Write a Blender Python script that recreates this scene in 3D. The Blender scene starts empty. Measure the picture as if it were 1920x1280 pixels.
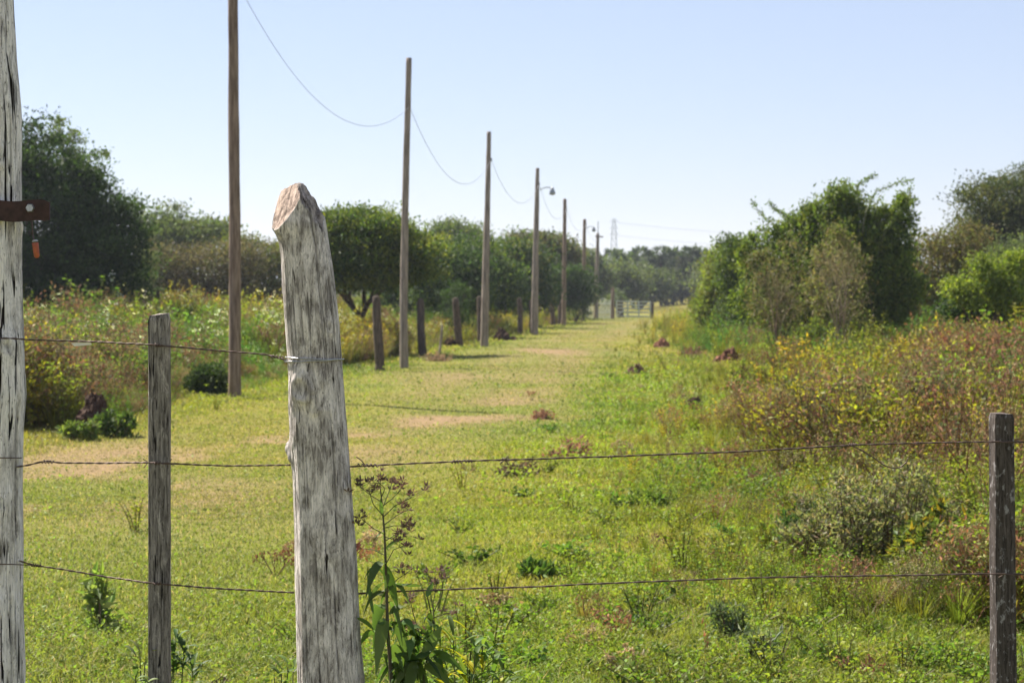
import bpy, math
import numpy as np
R = math.radians
# ------------------------------------------------------------------ camera
sc = bpy.context.scene
COL = sc.collection
CAMZ = 1.6; FPX = 3733.0; HOR = 550.0
PITCH = math.atan((640-HOR)/FPX)
cd = bpy.data.cameras.new('camera'); cam = bpy.data.objects.new('camera', cd); COL.objects.link(cam)
cam.location = (0, 0, CAMZ); cam.rotation_euler = (R(90)-PITCH, 0, 0)
cd.sensor_width = 36; cd.lens = 70; cd.clip_start = .1; cd.clip_end = 9000
cd.dof.use_dof = True; cd.dof.focus_distance = 4.85; cd.dof.aperture_fstop = 11.5
sc.camera = cam
# ------------------------------------------------------------------ light
SUN_EL = R(50); SUN_AZ_VEC = (-.74, .67)          # from the back left
w = bpy.data.worlds.new("World"); sc.world = w; w.use_nodes = True
nt = w.node_tree; nt.nodes.clear()
sky = nt.nodes.new('ShaderNodeTexSky'); sky.sky_type = 'NISHITA'; sky.sun_disc = False
sky.sun_elevation = SUN_EL; sky.sun_rotation = math.atan2(SUN_AZ_VEC[0], SUN_AZ_VEC[1])
sky.air_density = 1.0; sky.dust_density = 0.15; sky.ozone_density = 1.8; sky.altitude = 100
bg = nt.nodes.new('ShaderNodeBackground'); bg.inputs['Strength'].default_value = .051
wo = nt.nodes.new('ShaderNodeOutputWorld')
tintn = nt.nodes.new('ShaderNodeMixRGB'); tintn.blend_type = 'MULTIPLY'; tintn.inputs[0].default_value = 1; tintn.inputs[2].default_value = (.985, .94, 1.07, 1)
nt.links.new(sky.outputs[0], tintn.inputs[1]); mixn = nt.nodes.new('ShaderNodeMixRGB'); mixn.inputs[0].default_value = .45; mixn.inputs[2].default_value = (4.9, 5.45, 6.7, 1)
nt.links.new(tintn.outputs[0], mixn.inputs[1]); nt.links.new(mixn.outputs[0], bg.inputs[0]); nt.links.new(bg.outputs[0], wo.inputs[0])
sd = bpy.data.lights.new('sun', 'SUN'); so = bpy.data.objects.new('sun', sd); COL.objects.link(so)
sd.energy = 5.0; sd.angle = R(.55); sd.color = (1, .93, .82)
from mathutils import Vector
sv = Vector((SUN_AZ_VEC[0]*math.cos(SUN_EL), SUN_AZ_VEC[1]*math.cos(SUN_EL), math.sin(SUN_EL)))
so.rotation_euler = sv.to_track_quat('Z', 'Y').to_euler(); so.location = (-20, 20, 40)
sc.view_settings.view_transform = 'Standard'; sc.view_settings.look = 'None'
sc.view_settings.exposure = 1.38; sc.view_settings.gamma = 1
try:
    sc.cycles.max_bounces = 6; sc.cycles.transmission_bounces = 4; sc.cycles.transparent_max_bounces = 8
    sc.cycles.use_adaptive_sampling = True; sc.cycles.volume_bounces = 0
except Exception: pass

def S(r, g, b):                                    # sRGB 0-255 -> linear
    f = lambda c: c/12.92 if c <= .04045 else ((c+.055)/1.055)**2.4
    return np.array([f(r/255), f(g/255), f(b/255)])
def at(px, py, Y):                                 # where a sight line meets depth Y
    dx = (px-960)/FPX; dz = (640-py)/FPX
    d = (dx, math.cos(PITCH)+dz*math.sin(PITCH), dz*math.cos(PITCH)-math.sin(PITCH))
    return np.array([d[0]*Y/d[1], Y, CAMZ + d[2]*Y/d[1]])
def gnd(px, py): return CAMZ*FPX/(py-HOR)          # distance of a ground pixel on flat ground
# ------------------------------------------------------------------ noise
def _h(ix, iy, iz, seed):
    n = (ix.astype(np.int64)*374761393 + iy.astype(np.int64)*668265263 + iz.astype(np.int64)*1440662683 + seed*974634777) & 0xffffffff
    n = ((n ^ (n >> 13))*1274126177) & 0xffffffff
    n = ((n ^ (n >> 15))*2246822519) & 0xffffffff
    return ((n ^ (n >> 16)) & 0xffffff)/float(0xffffff)
def vn(x, y, z=0., seed=0):
    x, y, z = np.broadcast_arrays(np.asarray(x, float), np.asarray(y, float), np.asarray(z, float))
    ix, iy, iz = np.floor(x), np.floor(y), np.floor(z)
    fx, fy, fz = x-ix, y-iy, z-iz
    fx, fy, fz = [t*t*(3-2*t) for t in (fx, fy, fz)]
    r = 0
    for a in (0, 1):
        for b in (0, 1):
            for c in (0, 1):
                r = r + _h(ix+a, iy+b, iz+c, seed)*(fx if a else 1-fx)*(fy if b else 1-fy)*(fz if c else 1-fz)
    return r
def fbm(x, y, z=0., seed=0, o=4):
    s = 0; a = .5; t = 0
    for k in range(o):
        s = s+a*vn(np.asarray(x)*2**k, np.asarray(y)*2**k, np.asarray(z)*2**k, seed+k); t += a; a *= .5
    return s/t
def ss(a, b, x):
    t = np.clip((x-a)/(b-a), 0, 1); return t*t*(3-2*t)
def norm(v): return v/np.maximum(np.linalg.norm(v, axis=-1, keepdims=True), 1e-9)
# ------------------------------------------------------------------ mesh collector
class MB:
    def __init__(s): s.V = []; s.Q = []; s.T = []; s.C = []; s.n = 0
    def add(s, V, Q=None, T=None, C=(1, 1, 1)):
        V = np.asarray(V, float).reshape(-1, 3); C = np.asarray(C, float)
        if C.ndim == 1: C = np.tile(C, (len(V), 1))
        if Q is not None and len(Q): s.Q.append(np.asarray(Q, np.int64)+s.n)
        if T is not None and len(T): s.T.append(np.asarray(T, np.int64)+s.n)
        s.V.append(V); s.C.append(C); s.n += len(V); return s
    def merge(s, o):
        if o.n:
            V, Q, T, C = o.arr(); s.add(V, Q, T, C)
        return s
    def arr(s):
        return (np.concatenate(s.V), np.concatenate(s.Q) if s.Q else np.zeros((0, 4), np.int64),
                np.concatenate(s.T) if s.T else np.zeros((0, 3), np.int64), np.concatenate(s.C))
    def build(s, name, mat, parent=None, loc=None, smooth=False, label=None, cat=None, group=None, kind=None):
        V, Q, T, C = s.arr()
        if parent is not None: off = np.array(parent['_o'])
        elif loc is not None: off = np.array(loc, float)
        else: off = np.zeros(3)
        me = bpy.data.meshes.new(name)
        me.vertices.add(len(V)); me.vertices.foreach_set('co', (V-off).astype(np.float32).ravel())
        nq, ntr = len(Q), len(T)
        me.loops.add(nq*4+ntr*3)
        me.loops.foreach_set('vertex_index', np.concatenate([Q.ravel(), T.ravel()]).astype(np.int32))
        me.polygons.add(nq+ntr)
        me.polygons.foreach_set('loop_start', np.concatenate([np.arange(nq)*4, nq*4+np.arange(ntr)*3]).astype(np.int32))
        try: me.polygons.foreach_set('loop_total', np.concatenate([np.full(nq, 4), np.full(ntr, 3)]).astype(np.int32))
        except Exception: pass
        me.polygons.foreach_set('use_smooth', np.full(nq+ntr, bool(smooth)))
        a = me.color_attributes.new('col', 'FLOAT_COLOR', 'POINT')
        a.data.foreach_set('color', np.concatenate([C, np.ones((len(C), 1))], 1).astype(np.float32).ravel())
        me.update(calc_edges=True)
        me.materials.append(mat)
        o = bpy.data.objects.new(name, me); COL.objects.link(o)
        o['_o'] = [float(t) for t in off]
        if parent is not None:
            o.parent = parent
        elif loc is not None: o.location = loc
        return tag(o, label, cat, group, kind)
def tag(o, label=None, cat=None, group=None, kind=None):
    if label: o['label'] = label
    if cat: o['category'] = cat
    if group: o['group'] = group
    if kind: o['kind'] = kind
    return o
def thing(name, loc, label, cat, group=None):
    o = bpy.data.objects.new(name, None); COL.objects.link(o); o.location = [float(t) for t in loc]
    o['_o'] = [float(t) for t in loc]; o.empty_display_size = .2
    return tag(o, label, cat, group)
# children of a mesh part share the root's origin
def sub(parent): return parent
def frame(D):
    D = norm(np.asarray(D, float)); up = np.where(np.abs(D[..., 2:3]) > .9, np.array([1., 0, 0]), np.array([0, 0, 1.]))
    A = norm(np.cross(D, up)); B = np.cross(D, A); return D, A, B
def tube(P, r, n=8, cap=True, C=(1, 1, 1)):
    P = np.asarray(P, float); r = np.broadcast_to(np.asarray(r, float), (len(P),))
    T = norm(np.gradient(P, axis=0))
    A = np.zeros_like(T); a = np.cross(T[0], [0, 0, 1.]) if abs(T[0][2]) < .9 else np.cross(T[0], [0, 1., 0])
    a /= np.linalg.norm(a)
    for i in range(len(P)):
        a = a-T[i]*np.dot(a, T[i]); a /= max(np.linalg.norm(a), 1e-9); A[i] = a
    B = np.cross(T, A)
    th = np.arange(n)*2*np.pi/n
    V = (P[:, None]+r[:, None, None]*(np.cos(th)[None, :, None]*A[:, None]+np.sin(th)[None, :, None]*B[:, None])).reshape(-1, 3)
    i, j = np.meshgrid(np.arange(len(P)-1), np.arange(n), indexing='ij')
    Q = np.stack([i*n+j, i*n+(j+1) % n, (i+1)*n+(j+1) % n, (i+1)*n+j], -1).reshape(-1, 4)
    m = MB(); Tt = []
    V = list(V); V = np.array(V)
    if cap:
        V = np.concatenate([V, P[:1], P[-1:]]); c0 = len(V)-2; c1 = len(V)-1; e = (len(P)-1)*n
        Tt = [(c0, (k+1) % n, k) for k in range(n)]+[(c1, e+k, e+(k+1) % n) for k in range(n)]
    m.add(V, Q, Tt, C); return m
def segs(P0, P1, r0, r1, n=3, C=(1, 1, 1)):
    P0 = np.atleast_2d(P0); P1 = np.atleast_2d(P1); N = len(P0)
    D, A, B = frame(P1-P0); th = np.arange(n)*2*np.pi/n
    r0 = np.broadcast_to(r0, (N,)); r1 = np.broadcast_to(r1, (N,))
    ring = np.cos(th)[None, :, None]*A[:, None]+np.sin(th)[None, :, None]*B[:, None]
    V = np.concatenate([P0[:, None]+ring*r0[:, None, None], P1[:, None]+ring*r1[:, None, None]], 1).reshape(-1, 3)
    k = np.arange(n); q = np.stack([k, (k+1) % n, n+(k+1) % n, n+k], -1)
    Q = (np.arange(N)[:, None, None]*2*n+q[None]).reshape(-1, 4)
    C = np.asarray(C, float)
    if C.ndim == 2: C = np.repeat(C, 2*n, 0)
    m = MB(); m.add(V, Q, None, C); return m
def leaves(rng, P, D, L, W, C, fold=.15, droop=0.):
    """diamond leaves: base P, direction D, length L, width W"""
    N = len(P); D, A, B = frame(D)
    ph = rng.uniform(0, 2*np.pi, N)[:, None]; S_ = A*np.cos(ph)+B*np.sin(ph); U = np.cross(D, S_)
    L = np.broadcast_to(L, (N,))[:, None]; W = np.broadcast_to(W, (N,))[:, None]
    mid = P+D*L*.45+U*L*fold*.5; tip = P+D*L; tip[:, 2] -= (L*droop)[:, 0]
    V = np.stack([P, mid+S_*W*.5, tip, mid-S_*W*.5], 1).reshape(-1, 3)
    Q = np.arange(4*N).reshape(-1, 4)
    C = np.asarray(C, float); C = np.repeat(C, 4, 0) if C.ndim == 2 else C
    m = MB(); m.add(V, Q, None, C); return m
def rdir(rng, n): return norm(rng.normal(size=(n, 3)))
def jit(rng, c, n, amt=.25, hue=.1):
    c = np.atleast_2d(c); v = 1+rng.uniform(-amt, amt, (n, 1)); h = 1+rng.uniform(-hue, hue, (n, 3))
    return np.clip(c*v*h, .004, .95)
# ------------------------------------------------------------------ materials
def mat(name): 
    m = bpy.data.materials.new(name); m.use_nodes = True; n = m.node_tree; n.nodes.clear()
    o = n.nodes.new('ShaderNodeOutputMaterial'); return m, n, o
def N(n, t, **k):
    x = n.nodes.new('ShaderNode'+t)
    for a, b in k.items():
        if a in x.inputs.keys() if hasattr(x.inputs, 'keys') else False: x.inputs[a].default_value = b
        else: setattr(x, a, b)
    return x
def leaf_mat(name, trans=.45, rough=.55, spec=.3, tint=(1.15, 1.25, .55)):
    m, n, o = mat(name)
    a = N(n, 'Attribute', attribute_name='col')
    p = N(n, 'BsdfPrincipled', Roughness=rough); p.inputs['Specular IOR Level'].default_value = spec
    t = N(n, 'BsdfTranslucent'); mx = N(n, 'MixShader'); mx.inputs[0].default_value = trans
    tm = N(n, 'MixRGB', blend_type='MULTIPLY'); tm.inputs[0].default_value = 1; tm.inputs[2].default_value = (*tint, 1)
    n.links.new(a.outputs['Color'], p.inputs['Base Color']); n.links.new(a.outputs['Color'], tm.inputs[1])
    n.links.new(tm.outputs[0], t.inputs['Color'])
    n.links.new(p.outputs[0], mx.inputs[1]); n.links.new(t.outputs[0], mx.inputs[2]); n.links.new(mx.outputs[0], o.inputs[0])
    return m
def bark_mat(name, c1, c2, scale=(30, 30, 4), bump=.4, rough=.9, c3=None):
    m, n, o = mat(name)
    tc = N(n, 'TexCoord'); mp = N(n, 'Mapping'); mp.inputs['Scale'].default_value = scale
    no = N(n, 'TexNoise'); no.inputs['Scale'].default_value = 1; no.inputs['Detail'].default_value = 6; no.inputs['Roughness'].default_value = .65
    r = N(n, 'ValToRGB'); r.color_ramp.elements[0].position = .36; r.color_ramp.elements[0].color = (*c1, 1)
    r.color_ramp.elements[1].position = .64; r.color_ramp.elements[1].color = (*c2, 1)
    a = N(n, 'Attribute', attribute_name='col'); mu = N(n, 'MixRGB', blend_type='MULTIPLY'); mu.inputs[0].default_value = 1
    p = N(n, 'BsdfPrincipled', Roughness=rough); p.inputs['Specular IOR Level'].default_value = .15
    b = N(n, 'Bump'); b.inputs['Strength'].default_value = bump; b.inputs['Distance'].default_value = .01
    L = n.links.new
    L(tc.outputs['Object'], mp.inputs[0]); L(mp.outputs[0], no.inputs[0]); L(no.outputs[0], r.inputs[0])
    L(r.outputs[0], mu.inputs[1]); L(a.outputs['Color'], mu.inputs[2]); L(mu.outputs[0], p.inputs['Base Color'])
    L(no.outputs[0], b.inputs['Height']); L(b.outputs[0], p.inputs['Normal']); L(p.outputs[0], o.inputs[0])
    return m
def wood_mat(name, pale, mid, dark, s=1., crack=.42, patch=.5, bump=.7, lich=None):
    """weathered post: pale grey wood, vertical dark checks and grey blotches"""
    m, n, o = mat(name); L = n.links.new
    tc = N(n, 'TexCoord')
    def noise(scale, det=5, rough=.6, dist=0.):
        mp = N(n, 'Mapping'); mp.inputs['Scale'].default_value = scale; L(tc.outputs['Object'], mp.inputs[0])
        x = N(n, 'TexNoise'); x.inputs['Scale'].default_value = 1; x.inputs['Detail'].default_value = det
        x.inputs['Roughness'].default_value = rough; x.inputs['Distortion'].default_value = dist
        L(mp.outputs[0], x.inputs[0]); return x.outputs[0]
    def ramp(src, p0, c0, p1, c1):
        r = N(n, 'ValToRGB'); e = r.color_ramp.elements
        e[0].position = p0; e[0].color = (*c0, 1); e[1].position = p1; e[1].color = (*c1, 1); L(src, r.inputs[0]); return r.outputs[0]
    grain = noise((130*s, 130*s, 8*s), 6, .7, .6); fine = noise((420*s, 420*s, 30*s), 4, .65)
    blot = noise((24*s, 24*s, 8*s), 7, .72, .5); spk = noise((210*s, 210*s, 70*s), 3, .6); ck = noise((95*s, 95*s, 5.5*s), 3, .5, .8)
    base = ramp(grain, .38, mid, .58, pale)
    bl = ramp(blot, patch-.06, (0, 0, 0), patch+.10, (1, 1, 1))
    m1 = N(n, 'MixRGB'); L(bl, m1.inputs[0]); m1.inputs[2].default_value = (*pale, 1)
    dk = ramp(grain, .40, dark, .66, mid); L(dk, m1.inputs[1])
    m0 = N(n, 'MixRGB'); m0.inputs[0].default_value = .38; L(m1.outputs[0], m0.inputs[1]); L(base, m0.inputs[2])
    cm = ramp(ck, crack-.05, (1, 1, 1), crack, (0, 0, 0))
    m2 = N(n, 'MixRGB'); L(cm, m2.inputs[0]); L(m0.outputs[0], m2.inputs[1]); m2.inputs[2].default_value = (*(np.array(dark)*.45), 1)
    fm = ramp(fine, .3, (.55, .55, .55), .6, (1.1, 1.1, 1.1))
    m3 = N(n, 'MixRGB', blend_type='MULTIPLY'); m3.inputs[0].default_value = .8; L(m2.outputs[0], m3.inputs[1]); L(fm, m3.inputs[2])
    sm = ramp(spk, .33, (.25, .24, .23), .40, (1, 1, 1)); m6 = N(n, 'MixRGB', blend_type='MULTIPLY'); m6.inputs[0].default_value = .75; L(m3.outputs[0], m6.inputs[1]); L(sm, m6.inputs[2])
    last = m6.outputs[0]
    if lich is not None:
        ln = noise((70, 70, 45), 4, .6); lm = ramp(ln, .56, (0, 0, 0), .66, (1, 1, 1))
        m5 = N(n, 'MixRGB'); L(lm, m5.inputs[0]); L(last, m5.inputs[1]); m5.inputs[2].default_value = (*lich, 1); last = m5.outputs[0]
    a = N(n, 'Attribute', attribute_name='col'); m4 = N(n, 'MixRGB', blend_type='MULTIPLY'); m4.inputs[0].default_value = 1
    L(last, m4.inputs[1]); L(a.outputs['Color'], m4.inputs[2])
    p = N(n, 'BsdfPrincipled', Roughness=.85); p.inputs['Specular IOR Level'].default_value = .2
    ad = N(n, 'Math', operation='MULTIPLY_ADD'); L(cm, ad.inputs[0]); ad.inputs[1].default_value = -1.2; L(grain, ad.inputs[2])
    ad2 = N(n, 'Math', operation='ADD'); L(ad.outputs[0], ad2.inputs[0]); L(fine, ad2.inputs[1])
    b = N(n, 'Bump'); b.inputs['Strength'].default_value = bump; b.inputs['Distance'].default_value = .004
    L(ad2.outputs[0], b.inputs['Height']); L(b.outputs[0], p.inputs['Normal'])
    L(m4.outputs[0], p.inputs['Base Color']); L(p.outputs[0], o.inputs[0]); return m
def plain(name, c, rough=.7, metal=0., nscale=40, var=.3):
    m, n, o = mat(name); L = n.links.new
    no = N(n, 'TexNoise'); no.inputs['Scale'].default_value = nscale; no.inputs['Detail'].default_value = 5
    tc = N(n, 'TexCoord'); L(tc.outputs['Object'], no.inputs[0])
    r = N(n, 'ValToRGB'); c = np.array(c); r.color_ramp.elements[0].position = .3; r.color_ramp.elements[1].position = .7
    r.color_ramp.elements[0].color = (*(c*(1-var)), 1); r.color_ramp.elements[1].color = (*np.minimum(c*(1+var), 1), 1)
    p = N(n, 'BsdfPrincipled', Roughness=rough, Metallic=metal)
    L(no.outputs[0], r.inputs[0]); L(r.outputs[0], p.inputs['Base Color']); L(p.outputs[0], o.inputs[0]); return m
M_LEAF = leaf_mat('leaf', spec=.2); M_DLEAF = leaf_mat('dark_leaf', trans=.38, rough=.6, spec=.18, tint=(1.05, 1.2, .5))
M_GRASS = leaf_mat('grass_blade', trans=.5, rough=.6, spec=.25, tint=(1.1, 1.15, .6))
M_DRY = leaf_mat('dry_leaf', trans=.3, rough=.8, spec=.1, tint=(1.1, 1, .8))
M_BARK = bark_mat('bark', S(60, 50, 42), S(104, 92, 78))
M_TWIG = bark_mat('twig', (.75, .75, .75), (1, 1, 1), bump=.1)
M_POLE = bark_mat('pole_wood', S(108, 98, 90), S(164, 151, 138), (25, 25, 2.2), .5)
M_POLEB = bark_mat('pole_wood_brown', S(96, 80, 68), S(148, 130, 114), (25, 25, 2.2), .5)
M_FPOST = bark_mat('fence_post_wood', S(62, 54, 48), S(112, 98, 86), (40, 40, 4), .5)
M_WHITEW = wood_mat('bleached_wood', S(238, 229, 223), S(150, 141, 135), S(62, 54, 48), 1.45, .355, .49)
M_GATEW = wood_mat('whitewashed_wood', S(248, 243, 240), S(196, 189, 185), S(46, 40, 38), .9, .42, .42, 1.)
M_SQW = wood_mat('grey_board', S(206, 198, 190), S(112, 104, 98), S(38, 34, 33), 1.5, .40, .60, .8)
M_SQW2 = wood_mat('dark_board', S(112, 102, 98), S(78, 70, 64), S(38, 33, 32), 1.3, .36, .6, .6, lich=S(140, 136, 136))
M_WIRE = plain('rusty_wire', S(92, 76, 70), .55, .6, 300, .4)
M_WIREG = plain('galvanised_wire', S(170, 170, 172), .4, .8, 300, .3)
M_RUST = plain('rusty_iron', S(58, 40, 38), .9, .0, 60, .4)
M_CABLE = plain('cable', S(150, 150, 152), .6, 0, 5, .1)
M_EARTH = bark_mat('mound_earth', S(84, 62, 52), S(134, 104, 86), (14, 14, 14), .8)
M_ORANGE = plain('orange_plastic', S(158, 78, 44), .5, 0, 80, .25)
M_GATE = plain('pale_paint', S(176, 180, 170), .6, 0, 4, .1)
M_SCRAP = plain('pale_scrap', S(225, 222, 215), .8, 0, 30, .1)
M_STEEL = plain('lattice_steel', S(150, 156, 165), .6, .3, 4, .1)
M_LAMP = plain('lamp_metal', S(150, 155, 160), .5, .4, 8, .1)
# ------------------------------------------------------------------ terrain
def xL(y): return -7.15+.1*np.asarray(y)                     # left edge of the mown lane (line of the poles)
_ry = np.array([0, 8, 10, 13.3, 20, 28, 35, 54, 85, 119, 160]); _rx = np.array([2.2, 2.2, 2.25, 2.5, 3.1, 3.5, 3.8, 4.6, 6.6, 9.9, 13])
def xR(y): return np.interp(y, _ry, _rx)
def Hh(x, y):
    x = np.asarray(x, float); y = np.asarray(y, float)
    l = .75*ss(0, 10, xL(y)-x)*ss(14, 30, y); r = .6*ss(0, 9, x-xR(y))*ss(10, 30, y)
    far = ss(160, 400, y)*.5
    n = (fbm(x*.45, y*.35, 0, 3, 3)-.5)*.10*(1-.5*ss(0, 2, np.minimum(x-xL(y), xR(y)-x)))+(fbm(x*1.7, y*1.7, 0, 9, 2)-.5)*.03
    return l+r+far+n*(y > 3)
G_GREEN = np.array([.16, .22, .036]); G_LIME = np.array([.23, .265, .04]); G_YEL = np.array([.275, .245, .06])
G_STRAW = np.array([.27, .208, .105]); G_BARE = np.array([.24, .17, .10]); G_DEEP = np.array([.075, .13, .025])
_ly = np.array([0, 10, 13.3, 19.9, 28.4, 39.8, 60, 85, 130]); _lx = np.array([-.6, -.37, -.1, .35, 1.15, 2.1, 4.0, 6.3, 10.5])
def xlane(y): return np.interp(y, _ly, _lx)                   # right edge of the close cropped part
TRK = np.array([(-5.5, 12.6), (-3.75, 14.8), (-3.3, 17), (-2.8, 21), (-1.4, 24.4), (-.4, 26.4), (.1, 31.4), (.9, 42.7), (2.2, 59.7), (4.6, 85), (8, 120)])
def trackd(x, y):
    d = np.full(np.shape(x), 99.)
    for a_, b_ in zip(TRK[:-1], TRK[1:]):
        v = b_-a_; t = np.clip(((x-a_[0])*v[0]+(y-a_[1])*v[1])/(v@v), 0, 1); d = np.minimum(d, np.hypot(x-a_[0]-t*v[0], (y-a_[1]-t*v[1])*.8))
    return d
def lanem(x, y): return 1-ss(-.9, .5, x-xlane(y)+(fbm(np.asarray(x)*.9, np.asarray(y)*.6, 0, 13, 3)-.5)*2.)
def barem(x, y):
    """worn, straw coloured places: a turning place at the left and faint wheel ruts"""
    a = np.exp(-(((y-20.0-.10*x)/2.2)**2))*ss(.5, -2.5, x)*.72
    b = np.exp(-(((y-15.6+.35*(x+3))/1.5)**2))*ss(-1.0, -2.6, x)*.6
    c = np.exp(-(((y-25.6)/.8)**2))*np.exp(-((x+.6)/1.4)**2)*.6
    cen = .5*(xL(y)+xR(y))-.1
    t1 = np.exp(-(((x-cen+.95)/.34)**2)); t2 = np.exp(-(((x-cen-.75)/.34)**2))
    t = (t1+t2)*ss(24, 34, y)*.30*ss(.35, .7, fbm(x*.5, y*.12, 0, 23, 3)+.1)
    d = np.exp(-(((y-55)/3)**2+((x-1.0)/.8)**2))*.8
    e = np.exp(-(((y-39)/4)**2+((x+1.2)/1.4)**2))*.45
    n = fbm(x*.9, y*.55, 0, 21, 4)
    td = trackd(x, y); trk = (.62-.42*ss(26, 34, y))*np.exp(-(td/.75)**2)+.16*np.exp(-((trackd(x+1.7, y)/.55)**2))*ss(26, 32, y)
    m = np.clip(a*.7+b*.6+c*.35+t*.3+d+e*.5+trk, 0, 1)
    return np.clip(m*ss(.34, .66, n+.06)*1.2, 0, 1)
def gcol(x, y):
    x = np.asarray(x, float); y = np.asarray(y, float)
    n1 = fbm(x*.35, y*.25, 0, 31, 4)[..., None]; n2 = fbm(x*1.6, y*1.1, 0, 41, 3)[..., None]; n3 = fbm(x*.8, y*.5, 0, 51, 4)[..., None]
    c = G_GREEN*(1-ss(.35, .62, n1))+G_LIME*ss(.35, .62, n1)
    c = c+(G_YEL-c)*ss(.42, .68, n2)*.55
    c = c+(G_DEEP-c)*ss(.56, .72, n3)*.5
    rgt = (ss(-.5, 2.5, x-xR(y)+1.6)*(y > 6))[..., None]
    c = c+(G_YEL*np.array([.85, .9, .9])-c)*rgt*.3
    lf = (ss(1., -2., x+.1*y*0+1.)*ss(10, 13, y)*ss(34, 22, y))[..., None]
    c = c+(G_YEL*np.array([1, .93, .9])-c)*lf*.45
    cenm = (ss(0, 1.2, x-xL(y))*ss(0, 1.2, xR(y)-x)*ss(30, 60, y))[..., None]
    c = c+(G_YEL*np.array([1, .95, 1.1])-c)*cenm*.32
    lm_ = (lanem(x, y)*ss(0, .8, x-xL(y)+.4))[..., None]; n5 = fbm(x*.22, y*.12, 0, 57, 3)[..., None]
    c = c+(np.array([.190, .222, .055])-c)*lm_*(.35+.5*ss(.4, .6, n5))
    b = barem(x, y)[..., None]
    c = c+(G_STRAW-c)*np.clip(b*1.1, 0, 1)*.85
    return c
def mesh_ground():
    xs = np.concatenate([-np.geomspace(16, 4000, 60)[::-1], np.linspace(-15.8, 15.8, 212), np.geomspace(16, 4000, 60)])
    ys = np.concatenate([np.linspace(-60, 2.5, 14), np.linspace(3, 45, 260), np.geomspace(45.3, 7000, 150)])
    X, Y = np.meshgrid(xs, ys); Z = Hh(X, Y)
    ny, nx = X.shape
    i, j = np.meshgrid(np.arange(ny-1), np.arange(nx-1), indexing='ij')
    Q = np.stack([i*nx+j, i*nx+j+1, (i+1)*nx+j+1, (i+1)*nx+j], -1).reshape(-1, 4)
    b = barem(X, Y)[..., None]
    C = gcol(X, Y)*np.array([.8, .72, .8]); C = C+(G_BARE-C)*b*.8
    inlane = ((X > xL(Y)-.2)*(X < xR(Y)+.5)).astype(float)[..., None]
    C = np.where(inlane > 0, C, C*.8+np.array([.02, .008, .004]))
    m = MB(); m.add(np.stack([X, Y, Z], -1), Q, None, C.reshape(-1, 3)); return m
mg, n, o = mat('ground_soil'); L = n.links.new
a = N(n, 'Attribute', attribute_name='col'); tc = N(n, 'TexCoord')
n1 = N(n, 'TexNoise'); n1.inputs['Scale'].default_value = 9; n1.inputs['Detail'].default_value = 8; n1.inputs['Roughness'].default_value = .7
L(tc.outputs['Object'], n1.inputs[0])
r = N(n, 'ValToRGB'); r.color_ramp.elements[0].position = .3; r.color_ramp.elements[0].color = (.55, .55, .55, 1)
r.color_ramp.elements[1].position = .68; r.color_ramp.elements[1].color = (1.3, 1.25, 1.2, 1); L(n1.outputs[0], r.inputs[0])
mu = N(n, 'MixRGB', blend_type='MULTIPLY'); mu.inputs[0].default_value = 1; L(a.outputs['Color'], mu.inputs[1]); L(r.outputs[0], mu.inputs[2])
p = N(n, 'BsdfPrincipled', Roughness=1.0); p.inputs['Specular IOR Level'].default_value = .05; L(mu.outputs[0], p.inputs['Base Color'])
b = N(n, 'Bump'); b.inputs['Strength'].default_value = .7; b.inputs['Distance'].default_value = .03; L(n1.outputs[0], b.inputs['Height']); L(b.outputs[0], p.inputs['Normal'])
L(p.outputs[0], o.inputs[0])
mesh_ground().build('ground', mg, smooth=True, kind='structure')

# ------------------------------------------------------------------ grass (stuff)
rng = np.random.default_rng(7)
def grass_pts(n, y0, y1, pw, mg_=1.25):
    u = rng.uniform(0, 1, n)
    if pw == 1: y = y0*(y1/y0)**u
    else: y = (y0**(1-pw)+u*(y1**(1-pw)-y0**(1-pw)))**(1/(1-pw))
    x = rng.uniform(-1, 1, n)*(y*.2571*mg_+.5); return x, y
def blades(x, y, hgt, wid, lean, c):
    N_ = len(x); z = Hh(x, y)-.005
    P = np.stack([x, y, z], -1); th = rng.uniform(0, 2*np.pi, N_)
    s = np.stack([np.cos(th), np.sin(th), 0*th], -1); ln = rdir(rng, N_)*np.array([1, 1, 0])*lean
    U = norm(ln+np.array([0, 0, 1.]))
    m_ = P+U*hgt[:, None]*.55; t_ = P+norm(U+ln*1.2)*hgt[:, None]
    w_ = s*wid[:, None]*.5
    V = np.stack([P-w_*.8, P+w_*.8, m_+w_, t_, m_-w_], 1)      # 5 verts
    V = V.reshape(-1, 3); b_ = np.arange(N_)[:, None]*5
    m = MB(); m.add(V, b_+np.array([[0, 1, 2, 4]]), b_+np.array([[4, 2, 3]]), np.repeat(c, 5, 0)); return m
gm = MB()
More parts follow.
